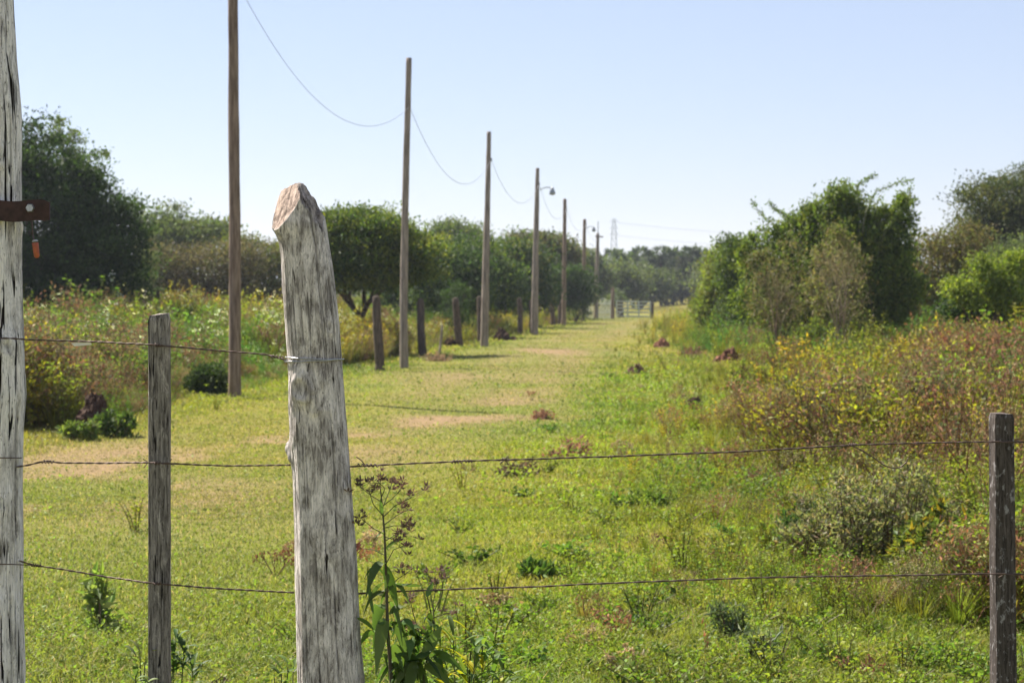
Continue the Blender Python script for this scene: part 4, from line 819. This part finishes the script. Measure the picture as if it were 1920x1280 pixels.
# ------------------------------------------------------------------ the near fence
YF = 4.8
def lerp(tab, z):
    tab = np.array(tab, float); return np.interp(z, tab[::-1, 0] if tab[0, 0] > tab[-1, 0] else tab[:, 0], tab[::-1, 1] if tab[0, 0] > tab[-1, 0] else tab[:, 1])
def round_post(prof, Y, seed, knots, groove=.0011, nu=180, nz=620, cuts=None, coarse=.05):
    """prof: (py, left px, right px) outline measured on the post, turned into centre line and radius in metres"""
    k = Y/FPX; Zs = np.array([at(0, q[0], Y)[2] for q in prof]); cx = np.array([at((q[1]+q[2])/2, 0, Y)[0] for q in prof]); rr = np.array([(q[2]-q[1])/2*k for q in prof])
    o_ = np.argsort(Zs); Zs, cx, rr = Zs[o_], cx[o_], rr[o_]
    z0 = -.12; s_ = (cx[1]-cx[0])/(Zs[1]-Zs[0]); Zs = np.concatenate([[z0], Zs]); cx = np.concatenate([[cx[0]+s_*(z0-Zs[1])*.6], cx]); rr = np.concatenate([[rr[0]*1.12], rr])
    z = np.linspace(z0, Zs[-1], nz); c = np.interp(z, Zs, cx); r = np.interp(z, Zs, rr)
    w_ = np.ones(9)/9; pad = lambda a: np.convolve(np.pad(a, 4, 'edge'), w_, 'valid'); c, r = pad(c), pad(r)
    th = np.arange(nu)*2*np.pi/nu; TH, Zg = np.meshgrid(th, z); ct, st = np.cos(TH), np.sin(TH)
    g = fbm(ct*9+3, st*9+3, Zg*2.2, seed, 4); g2 = fbm(ct*22, st*22, Zg*5, seed+9, 3); big = fbm(ct*1.4+9, st*1.4, Zg*3.2, seed+5, 3)
    crk = ss(.33, .27, fbm(ct*13+3, st*13+3, Zg*2.6, seed+20, 2))
    rad = r[:, None]*(1+coarse*(big-.5)*2)+groove*((g-.5)*4+(g2-.5)*2)-crk*groove*3
    C = np.ones(TH.shape+(3,))*(1-.45*crk[..., None])
    for (kth, kz, ks, ka, kc) in knots:                       # knot: raised collar round a dark eye
        dth = (TH-kth+np.pi) % (2*np.pi)-np.pi; d = np.sqrt((dth*r[:, None])**2+((Zg-kz)*.85)**2)/ks
        d = d*(1+.5*(fbm(TH*3+seed, Zg*25, 0, 91, 3)-.5)*2); rad += ka*np.exp(-(d*.9)**2)*(1+.10*np.cos(d*9)); rad -= ka*kc*np.exp(-(d*2.6)**2)
        C *= (1-.55*kc*np.exp(-(d*3.0)**2))[..., None]; C *= (1-.14*ss(.2, .9, np.cos(d*14+TH*3))*(d < 1.4))[..., None]
    X = c[:, None]+ct*rad; Yy = Y+st*rad; ZZ = Zg+0*rad; X0 = X-c[-1]
    if cuts:
        ztop = Zs[-1]; newz = ZZ.copy(); which = np.zeros_like(ZZ)
        for q, (a, b_, cc, nse) in enumerate(cuts):
            pz = ztop+a*(X-cuts_c[0])+b_*(Yy-Y)+cc+nse*(fbm(X*60, Yy*60, 0, 77+q, 3)-.5)
            hit = pz < newz; newz = np.where(hit, pz, newz); which = np.where(hit, q+1, which)
        # above the cut planes the surface closes inward over the axis
        ax_z = ztop
        cut = which > 0; depth = np.clip((ZZ-newz), 0, 1)
        ZZ = newz
        C[(which == 1)] = C[(which == 1)]*np.array([1.12, .86, .74])
    V = np.stack([X, Yy, ZZ], -1).reshape(-1, 3)
    i, j = np.meshgrid(np.arange(nz-1), np.arange(nu), indexing='ij'); Q_ = np.stack([i*nu+j, i*nu+(j+1) % nu, (i+1)*nu+(j+1) % nu, (i+1)*nu+j], -1).reshape(-1, 4)
    return V, Q_, C.reshape(-1, 3), (c, r, z, nu, nz)
# bleached post: the side surface stops at the cut planes and a cut face of concentric rings closes it
prof = [(343, 512, 606), (400, 512, 606), (412, 511, 609), (424, 511, 611), (436, 515, 613), (450, 520, 615), (475, 523, 619), (500, 525, 623), (600, 531, 634), (700, 540, 641), (760, 542, 646), (800, 545, 650), (900, 548, 657), (1000, 550, 663), (1100, 551, 668), (1200, 553, 674), (1280, 556, 681)]
cuts_c = [at(561, 0, YF)[0]]
ztip = at(0, 344, YF)[2]
def zcut(x, y):
    dx = x-cuts_c[0]; dy = y-YF
    A = ztip+.0176+1.6*dx+1.16*dy+.003*(fbm(x*90, y*90, 0, 3, 3)-.5)*2; B = ztip+.012-1.5*dx+.75*np.minimum(dy, 0)-.5*np.maximum(dy, 0)*1.+.020*(fbm(x*55, y*35, 0, 4, 4)-.5)*2-.006*ss(.5, .4, fbm(x*150, y*150, 0, 6, 2))-6*np.maximum(dx-.03, 0)**1.3*.08
    T_ = ztip+.004*(fbm(x*120, y*120, 0, 5, 2)-.5)*2-.35*np.abs(dy)
    return np.minimum(np.minimum(A, B), T_), A < np.minimum(B, T_)
def bleached_post():
    kz = lambda py: at(0, py, YF)[2]
    kn = [(-np.pi/2-.50, kz(726), .034, .012, .8), (np.pi-.18, kz(842), .017, .02, .6), (np.pi-.1, kz(815), .05, .005, .1), (np.pi+.45, kz(422), .02, .009, .2), (-np.pi/2+.1, kz(1010), .05, .004, .2), (np.pi-.1, kz(540), .012, .004, .3), (-np.pi/2+.75, kz(612), .02, .003, .6)]
    V, Q_, C, (c, r, z, nu, nz) = round_post(prof, YF, 5, kn)
    V = V.reshape(nz, nu, 3); C = C.reshape(nz, nu, 3)
    lim, isA = zcut(V[..., 0], V[..., 1]); lim_col = lim[-1]                      # fixed outline for the top ring
    # march each column: stop where it meets the cut
    hit = V[..., 2] >= lim
    first = np.where(hit.any(0), hit.argmax(0), nz-1)
    for j in range(nu):
        f = first[j]; p = V[f, j].copy(); p[2] = lim[f, j]; V[f:, j] = p
    ring = V[-1].copy(); rings = 26; cen = np.array([cuts_c[0]-.004, YF, ztip])
    cap = [ring]; cc = [C[-1]]
    for q in range(1, rings+1):
        t = 1-q/rings; P = cen*(1-t)+ring*t; zc, ia = zcut(P[:, 0], P[:, 1]); P[:, 2] = zc*1.; cap.append(P)
        col = np.ones((nu, 3))*.92; gr = (1-.30*ss(.42, .34, fbm(P[:, 0]*260, P[:, 1]*90, 0, 8, 3)))[:, None]; crack = (np.abs(P[:, 0]-cuts_c[0]+.022-.25*(P[:, 1]-YF)) < .0016)
        col = np.where(ia[:, None], np.array([.86, .72, .63]), np.array([.66, .62, .58]))*gr; col[crack & ia] *= .35; cc.append(col)
    m = MB(); 
    m.add(V.reshape(-1, 3), Q_, None, C.reshape(-1, 3)); P = np.array(cap).reshape(-1, 3); i, j = np.meshgrid(np.arange(rings), np.arange(nu), indexing='ij')
    Qc = np.stack([i*nu+j, i*nu+(j+1) % nu, (i+1)*nu+(j+1) % nu, (i+1)*nu+j], -1).reshape(-1, 4); 
    base = np.array([c[0], YF, 0.]); root = thing('fence_post', base, 'thick bleached wooden post with a knot and a slanting sawn top, in the foreground', 'post')
    m.build('post_trunk', M_WHITEW, root, smooth=True)
    m = MB(); m.add(P, Qc, None, np.array(cc).reshape(-1, 3)); m.build('sawn_top', M_WHITEW, root, smooth=True)
    return c, r, z
bc, br_, bz = bleached_post()
def gatepost():
    pr = [(-60, -95, 19), (0, -90, 22), (100, -86, 27), (160, -86, 33), (210, -88, 37), (300, -90, 38), (420, -92, 38), (520, -94, 37), (600, -94, 39), (700, -96, 41), (740, -97, 42), (800, -98, 37), (900, -99, 35), (1000, -100, 36), (1100, -102, 35), (1180, -104, 36), (1240, -106, 37), (1280, -106, 36)]
    kz = lambda py: at(0, py, YF)[2]
    kn = [(-.75, kz(648), .03, .006, .9), (-1.0, kz(300), .03, .005, .6), (-.95, kz(940), .025, .004, .8), (-.3, kz(425), .02, .008, .6), (-1.1, kz(1130), .03, .005, .8)]
    V, Q_, C, (c, r, z, nu, nz) = round_post(pr, YF, 15, kn, groove=.0026, coarse=.06)
    m = MB(); m.add(V, Q_, None, C); top = V[-nu:]; cen = top.mean(0)+np.array([0, 0, .01]); m.add(np.vstack([top, cen]), None, [(j, (j+1) % nu, nu) for j in range(nu)])
    base = np.array([c[0], YF, 0.]); root = thing('gatepost', base, 'massive whitewashed gatepost with dark cracks filling the left edge', 'post')
    m.build('post_trunk', M_GATEW, root, smooth=True)
    # rusty strap wrapped over the post with a bolt, sticking out to the right
    k = YF/FPX; z0, z1 = kz(417), kz(379); x1 = at(88, 0, YF-.10)[0]; x0 = at(-110, 0, YF)[0]; yf = YF-.085
    b_ = MB(); nn = 24; xs = np.linspace(x0, x1, nn); 
    pts = []
    for (dy, zz) in ((0, z0), (0, z1), (.007, z1), (.007, z0)):
        pts.append(np.stack([xs, yf+dy+0*xs, zz+.002*np.sin(xs*60)+(.004 if zz == z1 else -.004)*(xs > x1-.006)*(-1)], -1))
    P = np.stack(pts, 1).reshape(-1, 3); Qs = [(i*4+j, i*4+(j+1) % 4, (i+1)*4+(j+1) % 4, (i+1)*4+j) for i in range(nn-1) for j in range(4)]+[(0, 3, 2, 1), tuple(4*(nn-1)+q for q in range(4))]
    b_.add(P, Qs); st = b_.build('hinge_strap', M_RUST, root)
    bx = at(57, 393, yf)[0]; zb = kz(393)
    tube([[bx, yf-.008, zb], [bx, yf-.002, zb], [bx, yf+.02, zb]], [.009, .011, .011], 6).build('bolt', M_WIREG, root)
    return root
gatepost()
def trinket():
    Y = YF-.075; b_ = at(64, 452, Y); root = thing('hanging_ornament', b_, 'small orange capsule hanging on a wire under the rusty hinge strap', 'ornament')
    z_ = np.array([0, -.004, -.012, -.026, -.036, -.04]); P = np.stack([b_[0]+.002-z_*.12, Y+0*z_, b_[2]+z_], -1)
    tube(P[1:], [.0078, .0075, .0072, .0066, .003], 14).build('capsule', M_ORANGE, root, smooth=True)
    tube(P[:2]+np.array([0, 0, .003]), [.005, .0078], 12).build('cap', M_WIREG, root, smooth=True)
    tube([b_+np.array([0, 0, .002]), b_+np.array([-.004, .004, .016]), at(60, 417, Y+.0)+np.array([0, 0, .004])], .0016, 5).build('hanging_wire', M_WIRE, root)
trinket()
def square_post(name, px0, px1, pyt, bx0, bx1, m, label, seed, depth=.05, yaw=.15, topslant=0.):
    """sawn post: rounded square section with worn arrises, grain grooves and a weathered end"""
    k = YF/FPX; zt = at(0, pyt, YF)[2]; cxt = at((px0+px1)/2, 0, YF)[0]; cxb = at((bx0+bx1)/2, 0, YF)[0]; zb = at(0, 1280, YF)[2]
    nz = 420; z = np.linspace(-.1, zt, nz); t = (z-zb)/(zt-zb); cx = cxb+(cxt-cxb)*t; hw = ((bx1-bx0)+((px1-px0)-(bx1-bx0))*t)*k/2*.985
    nu = 128; th = np.arange(nu)*2*np.pi/nu+.001; e = .16; sx = np.sign(np.cos(th))*np.abs(np.cos(th))**e; sy = np.sign(np.sin(th))*np.abs(np.sin(th))**e
    c_, s_ = math.cos(yaw), math.sin(yaw); wid = abs(c_)+abs(s_)*depth/.055
    X = cx[:, None]+(sx[None]*c_*hw[:, None]-sy[None]*s_*depth/2)/wid; Y_ = YF+(sx[None]*s_*hw[:, None]+sy[None]*c_*depth/2)
    g = fbm(X*260, Y_*260, z[:, None]*6, seed, 3); wv = fbm(X*30, Y_*30, z[:, None]*9, seed+4, 3)
    q = 1-.05*(g-.5)*2-.03*(wv-.5)*2-.06*ss(.36, .3, fbm(X*200, Y_*200, z[:, None]*5, seed+2, 2))
    top = ss(zt-.012, zt, z)[:, None]; q = q*(1-.10*top)
    X = cx[:, None]+(X-cx[:, None])*q; Y_ = YF+(Y_-YF)*q; Z = z[:, None]+topslant*(X-cx[:, None])*ss(zt-.2, zt, z)[:, None]+.004*(fbm(X*80, Y_*80, 0, seed, 2)-.5)*top
    V = np.stack([X, Y_, Z+0*X], -1); m_ = MB(); i, j = np.meshgrid(np.arange(nz-1), np.arange(nu), indexing='ij')
    m_.add(V.reshape(-1, 3), np.stack([i*nu+j, i*nu+(j+1) % nu, (i+1)*nu+(j+1) % nu, (i+1)*nu+j], -1).reshape(-1, 4))
    tp = V[-1]; cen = tp.mean(0)+np.array([0, 0, .003]); m_.add(np.vstack([tp, cen]), None, [(j, (j+1) % nu, nu) for j in range(nu)], (1.3, 1.25, 1.2))
    return m_.build(name, m, loc=(cxb, YF, 0), smooth=True, label=label, cat='post')
square_post('square_fence_post', 275, 318, 590, 272, 316, M_SQW, 'narrow square grey post carrying three wires, left of the bleached post', 3, .05, .10, .15)
square_post('square_fence_post', 1861, 1903, 775, 1866, 1912, M_SQW2, 'short dark square post with pale lichen at the right edge', 6, .05, .13, -.02)
# wires: two thin strands twisted round each other
def path(pts, n=200, Y=YF):
    P = np.array([at(q[0], q[1], q[2] if len(q) > 2 else Y) for q in pts]); s_ = np.concatenate([[0], np.cumsum(np.linalg.norm(np.diff(P, axis=0), axis=1))])
    u = np.linspace(0, s_[-1], n); Q_ = np.stack([np.interp(u, s_, P[:, j]) for j in range(3)], -1)
    k = 5; ker = np.ones(2*k+1)/(2*k+1)
    for j in range(3): Q_[k:-k, j] = np.convolve(Q_[:, j], ker, 'valid')
    return Q_, u
def twisted(pts, r=.0013, tw=.0012, pitch=.05, Y=YF):
    P0, u0 = path(pts, 260, Y); n_ = int(u0[-1]/.006); u = np.linspace(0, u0[-1], n_); P = np.stack([np.interp(u, u0, P0[:, j]) for j in range(3)], -1)
    P[:, 2] += .0012*(fbm(u*9, 0*u, 0, 5, 3)-.5)*2
    D, A, B = frame(np.gradient(P, axis=0)); m = MB()
    for ph in (0, np.pi):
        a = (u/pitch*2*np.pi+ph)[:, None]; m.merge(tube(P+(A*np.cos(a)+B*np.sin(a))*tw, r, 6))
    return m, P
def coil(c, ax, turns, rad, length, r=.0013):
    u = np.linspace(-.5, .5, int(turns*12))[:, None]; D, A, B = frame(np.array(ax, float)); a = u*turns*2*np.pi
    return tube(np.array(c)+D*u*length+(A*np.cos(a)+B*np.sin(a))*rad, r, 5)
def polyw(pts, r=.0013, Y=YF-.004):
    P, _ = path(pts, 60, Y); return tube(P, r, 5)
Yw = YF-.062
def wire(parts, label, start, mt=M_WIRE, name='fence_wire', extra=()):
    b_ = at(*start, YF); root = thing(name, b_, label, 'wire', 'wires of the near fence'); m = MB()
    for p_ in parts: m.merge(p_)
    m.build('strand', mt, root, smooth=True)
    for nm, q in extra: q.build(nm, M_SCRAP if nm == 'paper_scrap' else mt, root, smooth=True)
    return root
Ygp = YF-.094
a1, _ = twisted([(-60, 633, Ygp), (20, 634, Ygp), (60, 637, YF-.04), (150, 640), (275, 645, Yw+.02), (318, 649, Yw+.02), (420, 658), (500, 664), (535, 674, YF-.02)])
x_, y_ = [], []
def wrapz(py, tilt=0., turns=1., r=.0013, off=0., th0=np.pi, th1=0.):
    """wire lying round the front of the bleached post"""
    z = at(0, py, YF)[2]; th = np.linspace(th0, th0+(2*np.pi-(th0-th1)) if turns > 1 else 2*np.pi, 60)
    c = np.interp(z, bz, bc); rr = np.interp(z, bz, br_)+.0045+off
    return tube(np.stack([c+np.cos(th)*rr, YF+np.sin(th)*rr, z+tilt*np.cos(th)+.0006*np.sin(th*7)], -1), r, 6)
wire([a1, coil(at(296, 647, Yw+.018), (1, 0, 0), 3, .004, .014), coil(at(520, 669, YF-.01), (1, 0, -.15), 4, .0035, .03)], 'top fence wire running from the whitewashed gatepost to the bleached post', (40, 636),
     extra=[('paper_scrap', (lambda: MB().add([at(133, 643, YF), at(170, 640, YF), at(172, 646, YF), at(140, 649, YF)], [[0, 1, 2, 3]]))())])
wire([wrapz(675, .003, r=.0016), wrapz(671, -.003, r=.0014), coil(at(538, 676, YF-.015), (1, 0, 0), 3, .004, .015)], 'bright galvanised wire tied round the bleached post above its knot', (590, 674), M_WIREG, 'wire_tie')
a2, _ = twisted([(32, 874, YF-.03), (50, 872), (85, 863), (110, 867), (200, 868), (275, 867, Yw+.02), (318, 868, Yw+.02), (430, 873), (545, 871, YF+.0)])
a2b = polyw([(-60, 857, Ygp), (20, 858, Ygp), (40, 858, YF-.03)], .0016, Ygp)
wire([a2, a2b, coil(at(90, 865, YF), (1, 0, -.03), 4, .004, .03), coil(at(296, 867, Yw+.018), (1, 0, 0), 2, .004, .014), polyw([(268, 860), (278, 866), (270, 876)], .001), polyw([(322, 860), (316, 868), (326, 872)], .001)], 'middle fence wire left of the bleached post, with a twisted splice near the gatepost', (40, 872))
a3, _ = twisted([(652, 874, YF-.005), (680, 873), (760, 869), (860, 865), (960, 861), (1100, 857), (1250, 851), (1400, 846), (1500, 840), (1600, 834), (1700, 830), (1860, 828, Yw+.025), (1905, 828, Yw+.025), (1990, 829)], pitch=.07)
barb = lambda px, py, s=1.: [coil(at(px, py, YF), (1, 0, 0), 2.5, .0035, .012), polyw([(px-8*s, py+9*s), (px, py), (px+7*s, py-7*s)], .0011), polyw([(px-9*s, py+6*s), (px+1, py+1), (px+8*s, py+10*s)], .0011)]
wire([a3, coil(at(690, 872, YF), (1, 0, 0), 5, .0038, .05), polyw([(668, 856), (677, 862), (685, 872)], .0012), coil(at(858, 865, YF), (1, 0, 0), 4, .004, .03), coil(at(878, 864, YF), (1, 0, 0), 3, .0036, .02), coil(at(1145, 856, YF), (1, 0, 0), 2, .003, .015)]+barb(946, 861), 'middle fence wire right of the bleached post, with twisted knots and a barb', (660, 874),
     extra=[('loose_end', MB().merge(polyw([(1595, 834), (1612, 842), (1640, 858), (1655, 872), (1680, 879), (1698, 870), (1703, 858)], .0015)).merge(coil(at(1598, 834, YF), (1, 0, 0), 4, .0034, .02)))])
a4, _ = twisted([(36, 1050, YF-.03), (60, 1058), (120, 1067), (200, 1081), (275, 1092, Yw+.02), (318, 1095, Yw+.02), (430, 1104), (552, 1110, YF+.01)])
a4b = polyw([(-60, 1057, Ygp), (20, 1057, Ygp), (40, 1058, YF-.03), (70, 1059)], .0014, Ygp)
wire([a4, a4b, coil(at(68, 1059, YF), (1, 0, -.1), 4, .0036, .022), coil(at(296, 1093, Yw+.018), (1, 0, 0), 2, .004, .014)], 'lowest fence wire left of the bleached post, sloping down from the gatepost', (40, 1056))
a5, _ = twisted([(664, 1112, YF-.0), (720, 1109), (800, 1106), (1000, 1099), (1200, 1090), (1400, 1083), (1600, 1079), (1850, 1075, Yw+.02), (1912, 1076, Yw+.02), (1990, 1077)], pitch=.09)
wire([a5, polyw([(1872, 1082, YF-.04), (1880, 1078, YF-.04), (1878, 1074, YF-.04)], .0012)], 'lowest fence wire right of the bleached post, behind the flowering weed', (700, 1110))
# ------------------------------------------------------------------ weeds at the bleached post
def blade_leaf(base, tip, w, sag=.0, n=9, tw=0., side=None):
    """one long leaf with a folded midrib, curved from base to tip"""
    base, tip = np.array(base), np.array(tip); u = np.linspace(0, 1, n)[:, None]; P = base*(1-u)+tip*u; P[:, 2:3] += sag*4*u*(1-u)
    T_ = norm(np.gradient(P, axis=0)); s_ = np.array([1., 0, 0]) if side is None else np.array(side, float)
    S_ = norm(s_-T_*(T_@s_)[:, None]); U = np.cross(T_, S_); ww = w*np.sin(np.pi*np.clip(u, .03, .98)**.75)**.9*.5
    V = np.stack([P-S_*ww+U*ww*.35, P, P+S_*ww+U*ww*.35], 1).reshape(-1, 3)
    Q_ = [(i*3+j, i*3+j+1, (i+1)*3+j+1, (i+1)*3+j) for i in range(n-1) for j in range(2)]
    return V, Q_
def head(m, p, s, rg, c, n=9):
    d = rdir(rg, n); d[:, 2] = np.abs(d[:, 2])+.15; m.merge(leaves(rg, np.repeat(np.array(p)[None], n, 0)+d*.002, d, s*rg.uniform(.7, 1.3, n), s*.38, jit(rg, c, n, .3, .12)))
def flower_weed():
    rg = np.random.default_rng(9); Y = YF-.01
    foot = at(752, 1400, Y); foot[2] = float(Hh(foot[0], foot[1])); foot[0] = at(765, 0, Y)[0]
    root = thing('flowering_weed', foot, 'tall dark weed with drooping leaves and dry brown flower heads against the bleached post', 'weed')
    st = MB(); main = [foot, at(745, 1330, Y), at(734, 1280, Y), at(727, 1180, Y), at(724, 1080, Y), at(721, 1000, Y), at(716, 940, Y), at(712, 905, Y)]
    st.merge(tube(np.array(main), [.006, .005, .0048, .0042, .0034, .0026, .0018, .001], 7, True, (.09, .08, .05)))
    br = [((721, 1040), (700, 1030), (664, 1026)), ((722, 1060), (738, 1030), (758, 1022)), ((718, 985), (745, 965), (765, 955)), ((717, 965), (700, 945), (690, 915)), ((719, 1000), (700, 990), (676, 970)), ((718, 990), (738, 985), (760, 985)), ((715, 950), (735, 935), (752, 918)), ((714, 935), (722, 915), (706, 900)),
          ((720, 1015), (745, 1000), (768, 1000)), ((715, 940), (698, 930), (672, 910)), ((717, 970), (740, 948), (772, 932)), ((719, 1005), (735, 1010), (752, 998)), ((725, 1110), (745, 1085), (768, 1070)), ((716, 955), (728, 925), (735, 905))]
    hds = []
    for q in br:
        hd = MB(); hds.append(hd); dy = rg.uniform(-.05, .05); P = np.array([at(*q[0], Y), at(*q[1], Y+dy*.5), at(*q[2], Y+dy)]); st.merge(tube(P, [.0014, .0011, .0008], 5, True, (.1, .11, .05)))
        for k_ in range(5):
            e = P[2]+rg.normal(size=3)*np.array([.016, .016, .012]); st.merge(segs(P[1]*.4+P[2]*.6, e, .0007, .0005, 3, (.12, .12, .06)))
            head(hd, e, .014, rg, (.16, .11, .085) if q[2][0] != 664 else (.45, .18, .16), 8)
    side = [foot, at(850, 1300, Y+.05), at(805, 1170, Y+.05), at(775, 1110, Y+.04)]
    st.merge(tube(np.array([at(800, 1400, Y)*np.array([1, 1, 0]), at(795, 1260, Y+.04), at(815, 1180, Y+.05), at(800, 1110, Y+.05)]), [.003, .003, .0022, .0015], 5, True, (.08, .09, .04)))
    for q in (((815, 1180), (812, 1130), (820, 1090)), ((812, 1150), (830, 1110), (828, 1072)), ((790, 1200), (775, 1150), (768, 1120)), ((805, 1160), (835, 1150), (850, 1146)), ((795, 1200), (760, 1180), (748, 1178)), ((800, 1190), (780, 1180), (785, 1172))):
        hd = MB(); hds.append(hd); P = np.array([at(a, b_, Y+.05) for a, b_ in q]); st.merge(tube(P, [.0016, .0012, .0008], 5, True, (.1, .1, .05)))
        for k_ in range(4): e = P[2]+rg.normal(size=3)*np.array([.010, .01, .008]); st.merge(segs(P[2], e, .0007, .0005, 3, (.12, .12, .06))); head(hd, e, .015, rg, (.17, .12, .10), 9)
    st.build('stems', M_TWIG, root)
    for q in hds: q.build('flower_head', M_DRY, root)
    lv = [((724, 1058), (686, 1120), 26, .03), ((722, 1058), (747, 1145), 34, .012), ((728, 1062), (770, 1068), 10, .0), ((735, 1095), (790, 1098), 30, .004), ((722, 1090), (681, 1155), 12, .02), ((718, 1075), (683, 1085), 12, .02), ((724, 1110), (690, 1130), 14, .01), ((730, 1105), (768, 1135), 14, .03), ((722, 1140), (700, 1220), 34, .05), ((730, 1150), (765, 1140), 22, .012),
          ((726, 1130), (745, 1175), 10, .025), ((724, 1160), (705, 1265), 36, .03), ((732, 1170), (770, 1280), 30, .05), ((728, 1120), (700, 1115), 18, .01), ((700, 1180), (655, 1160), 16, .01), ((735, 1150), (755, 1210), 14, .04), ((722, 1000), (701, 1014), 8, .008), ((722, 1030), (758, 1008), 9, .006), ((716, 965), (713, 935), 12, 0), ((700, 1150), (688, 1060), 10, -.01),
          ((733, 1210), (765, 1330), 40, .04), ((742, 1230), (810, 1310), 34, .05), ((724, 1100), (748, 1100), 12, .008), ((720, 1195), (672, 1215), 22, .03), ((780, 1240), (757, 1340), 36, .03), ((790, 1235), (830, 1170), 30, .0), ((780, 1230), (870, 1260), 40, .03), ((796, 1250), (845, 1290), 36, .02), ((737, 1290), (790, 1240), 22, .02), ((728, 1075), (722, 1110), 14, .006), ((726, 1105), (712, 1140), 12, .01), ((800, 1118), (812, 1090), 16, 0)]
    lf = MB()
    for (a, b_, w_, sg) in lv:
        dy = rg.uniform(-.05, .05); V, Q_ = blade_leaf(at(*a, Y), at(*b_, Y+dy), w_*YF/FPX*.7, sg, side=(1, rg.uniform(-.7, .7), rg.uniform(-.2, .4)))
        lf.add(V, Q_, None, jit(rg, (.11, .165, .05), 1, .3)[0])
    for q in range(80):                                 # small side leaves low on the stems
        a = (rg.uniform(715, 820), rg.uniform(1160, 1330)); d = (rg.uniform(-40, 40), rg.uniform(-10, 50)); V, Q_ = blade_leaf(at(*a, Y+rg.uniform(-.04, .08)), at(a[0]+d[0], a[1]+d[1], Y+rg.uniform(-.06, .1)), rg.uniform(8, 20)*YF/FPX, .015, side=(rg.uniform(-1, 1), rg.uniform(-1, 1), .3))
        lf.add(V, Q_, None, jit(rg, (.07, .115, .03), 1, .35)[0])
    lf.build('leaves', M_DLEAF, root, smooth=True)
flower_weed()
def leafy(name, spots, label, seed, Y, cols, n, wr, lr, top=1170, stemc=(.1, .12, .04)):
    """low bushy weed: stems from the soil with long pointed leaves"""
    rg = np.random.default_rng(seed); cx = np.mean([q[0] for q in spots]); b_ = at(cx, 1300, Y); b_[2] = float(Hh(b_[0], Y)); root = thing(name, b_, label, 'weed'); st, lf = MB(), MB()
    for (px, py) in spots:
        t_ = at(px, py, Y+rg.uniform(-.1, .1)); f = b_+np.array([(t_[0]-b_[0])*.6, rg.uniform(-.05, .05), 0]); md = f*.5+t_*.5+rg.normal(size=3)*.01
        st.merge(tube([f, md, t_], [.004, .003, .0015], 5, True, stemc))
        for q in range(n):
            u = rg.uniform(.74, 1.03); p_ = f*(1-u)+t_*u; a = rg.uniform(0, 2*np.pi); L_ = rg.uniform(*lr); d = np.array([math.cos(a), math.sin(a)*.8, rg.uniform(-.2, .9)]); V, Q_ = blade_leaf(p_, p_+d*L_, rg.uniform(*wr), L_*.18, side=(-math.sin(a), math.cos(a), .1)); lf.add(V, Q_, None, jit(rg, np.array(cols)[rg.integers(0, len(cols))], 1, .25, .1)[0])
    st.build('stems', M_TWIG, root); lf.build('leaves', M_LEAF, root, smooth=True); return root
leafy('broad_leaved_weed', [(850, 1200), (875, 1190), (905, 1205), (925, 1215), (830, 1215), (945, 1240), (890, 1225)], 'bushy fresh green weed with some yellow leaves right of the flowering weed', 3, 4.95, [(.13, .20, .04), (.09, .15, .035), (.40, .36, .03), (.11, .17, .05)], 15, (.010, .018), (.045, .085))
leafy('climbing_weed', [(262, 1222), (272, 1240), (290, 1245), (255, 1245)], 'small pale green weed curling round the foot of the square grey post', 4, 4.72, [(.16, .2, .08), (.12, .17, .06)], 8, (.010, .016), (.03, .055))
leafy('broad_leaved_weed', [(528, 1262), (540, 1250), (515, 1270), (550, 1258)], 'low green weed at the bottom edge just left of the bleached post', 5, 4.9, [(.10, .15, .04), (.15, .19, .06)], 9, (.009, .014), (.035, .07))
leafy('broad_leaved_weed', [(330, 1200), (345, 1215), (325, 1230), (360, 1240)], 'darker green weed low behind the right side of the square grey post', 6, 6.6, [(.06, .10, .03), (.08, .13, .03)], 12, (.012, .02), (.04, .08))
# thin upright stalk
st = tube([at(878, 1420, 4.95)*np.array([1, 1, 0]), at(880, 1280, 4.95), at(884, 1185, 4.95)], [.003, .0025, .0018], 6, True, (.07, .08, .03)); st.build('bare_stalk', M_TWIG, loc=at(878, 1420, 4.95)*np.array([1, 1, 0]), label='bare dark upright stalk among the leaves right of the flowering weed', cat='stalk')
for o_ in bpy.data.objects:
    if '_o' in o_: del o_['_o']
# ------------------------------------------------------------------ far woodland
def woodland():
    rg = np.random.default_rng(77); m = MB()
    for (x0, x1, y0, hh, nn) in ((-150, 8, 290, 5.5, 60), (18, 160, 300, 5.5, 60)):
        bl = [(rg.uniform(x0, x1), y0+rg.uniform(0, 60), rg.uniform(1.2, 3), rg.uniform(3, 7), rg.uniform(3, 6), hh*rg.uniform(.55, 1.15)) for _ in range(nn)]
        a_, _ = crown(rg, bl, nn*60, 22, .6, FAR, 1.1, .6); m.merge(a_)
    m.build('woodland', M_LEAF, kind='stuff')
woodland()
# ------------------------------------------------------------------ air
def haze():
    m, n, o = mat('haze_air'); pv = N(n, 'VolumePrincipled'); pv.inputs['Color'].default_value = (.80, .87, 1, 1); pv.inputs['Density'].default_value = HAZE
    pv.inputs['Anisotropy'].default_value = .3; n.links.new(pv.outputs[0], o.inputs['Volume'])
    x0, x1, y0, y1, z0, z1 = -4200, 4200, -100, 7200, -2.5, 45
    V = [(x, y, z) for z in (z0, z1) for y in (y0, y1) for x in (x0, x1)]
    b_ = MB(); b_.add(V, [(0, 2, 3, 1), (4, 5, 7, 6), (0, 1, 5, 4), (2, 6, 7, 3), (0, 4, 6, 2), (1, 3, 7, 5)]); b_.build('haze', m, kind='stuff')
HAZE = .00028
haze()
for o_ in bpy.data.objects:
    if '_o' in o_: del o_['_o']
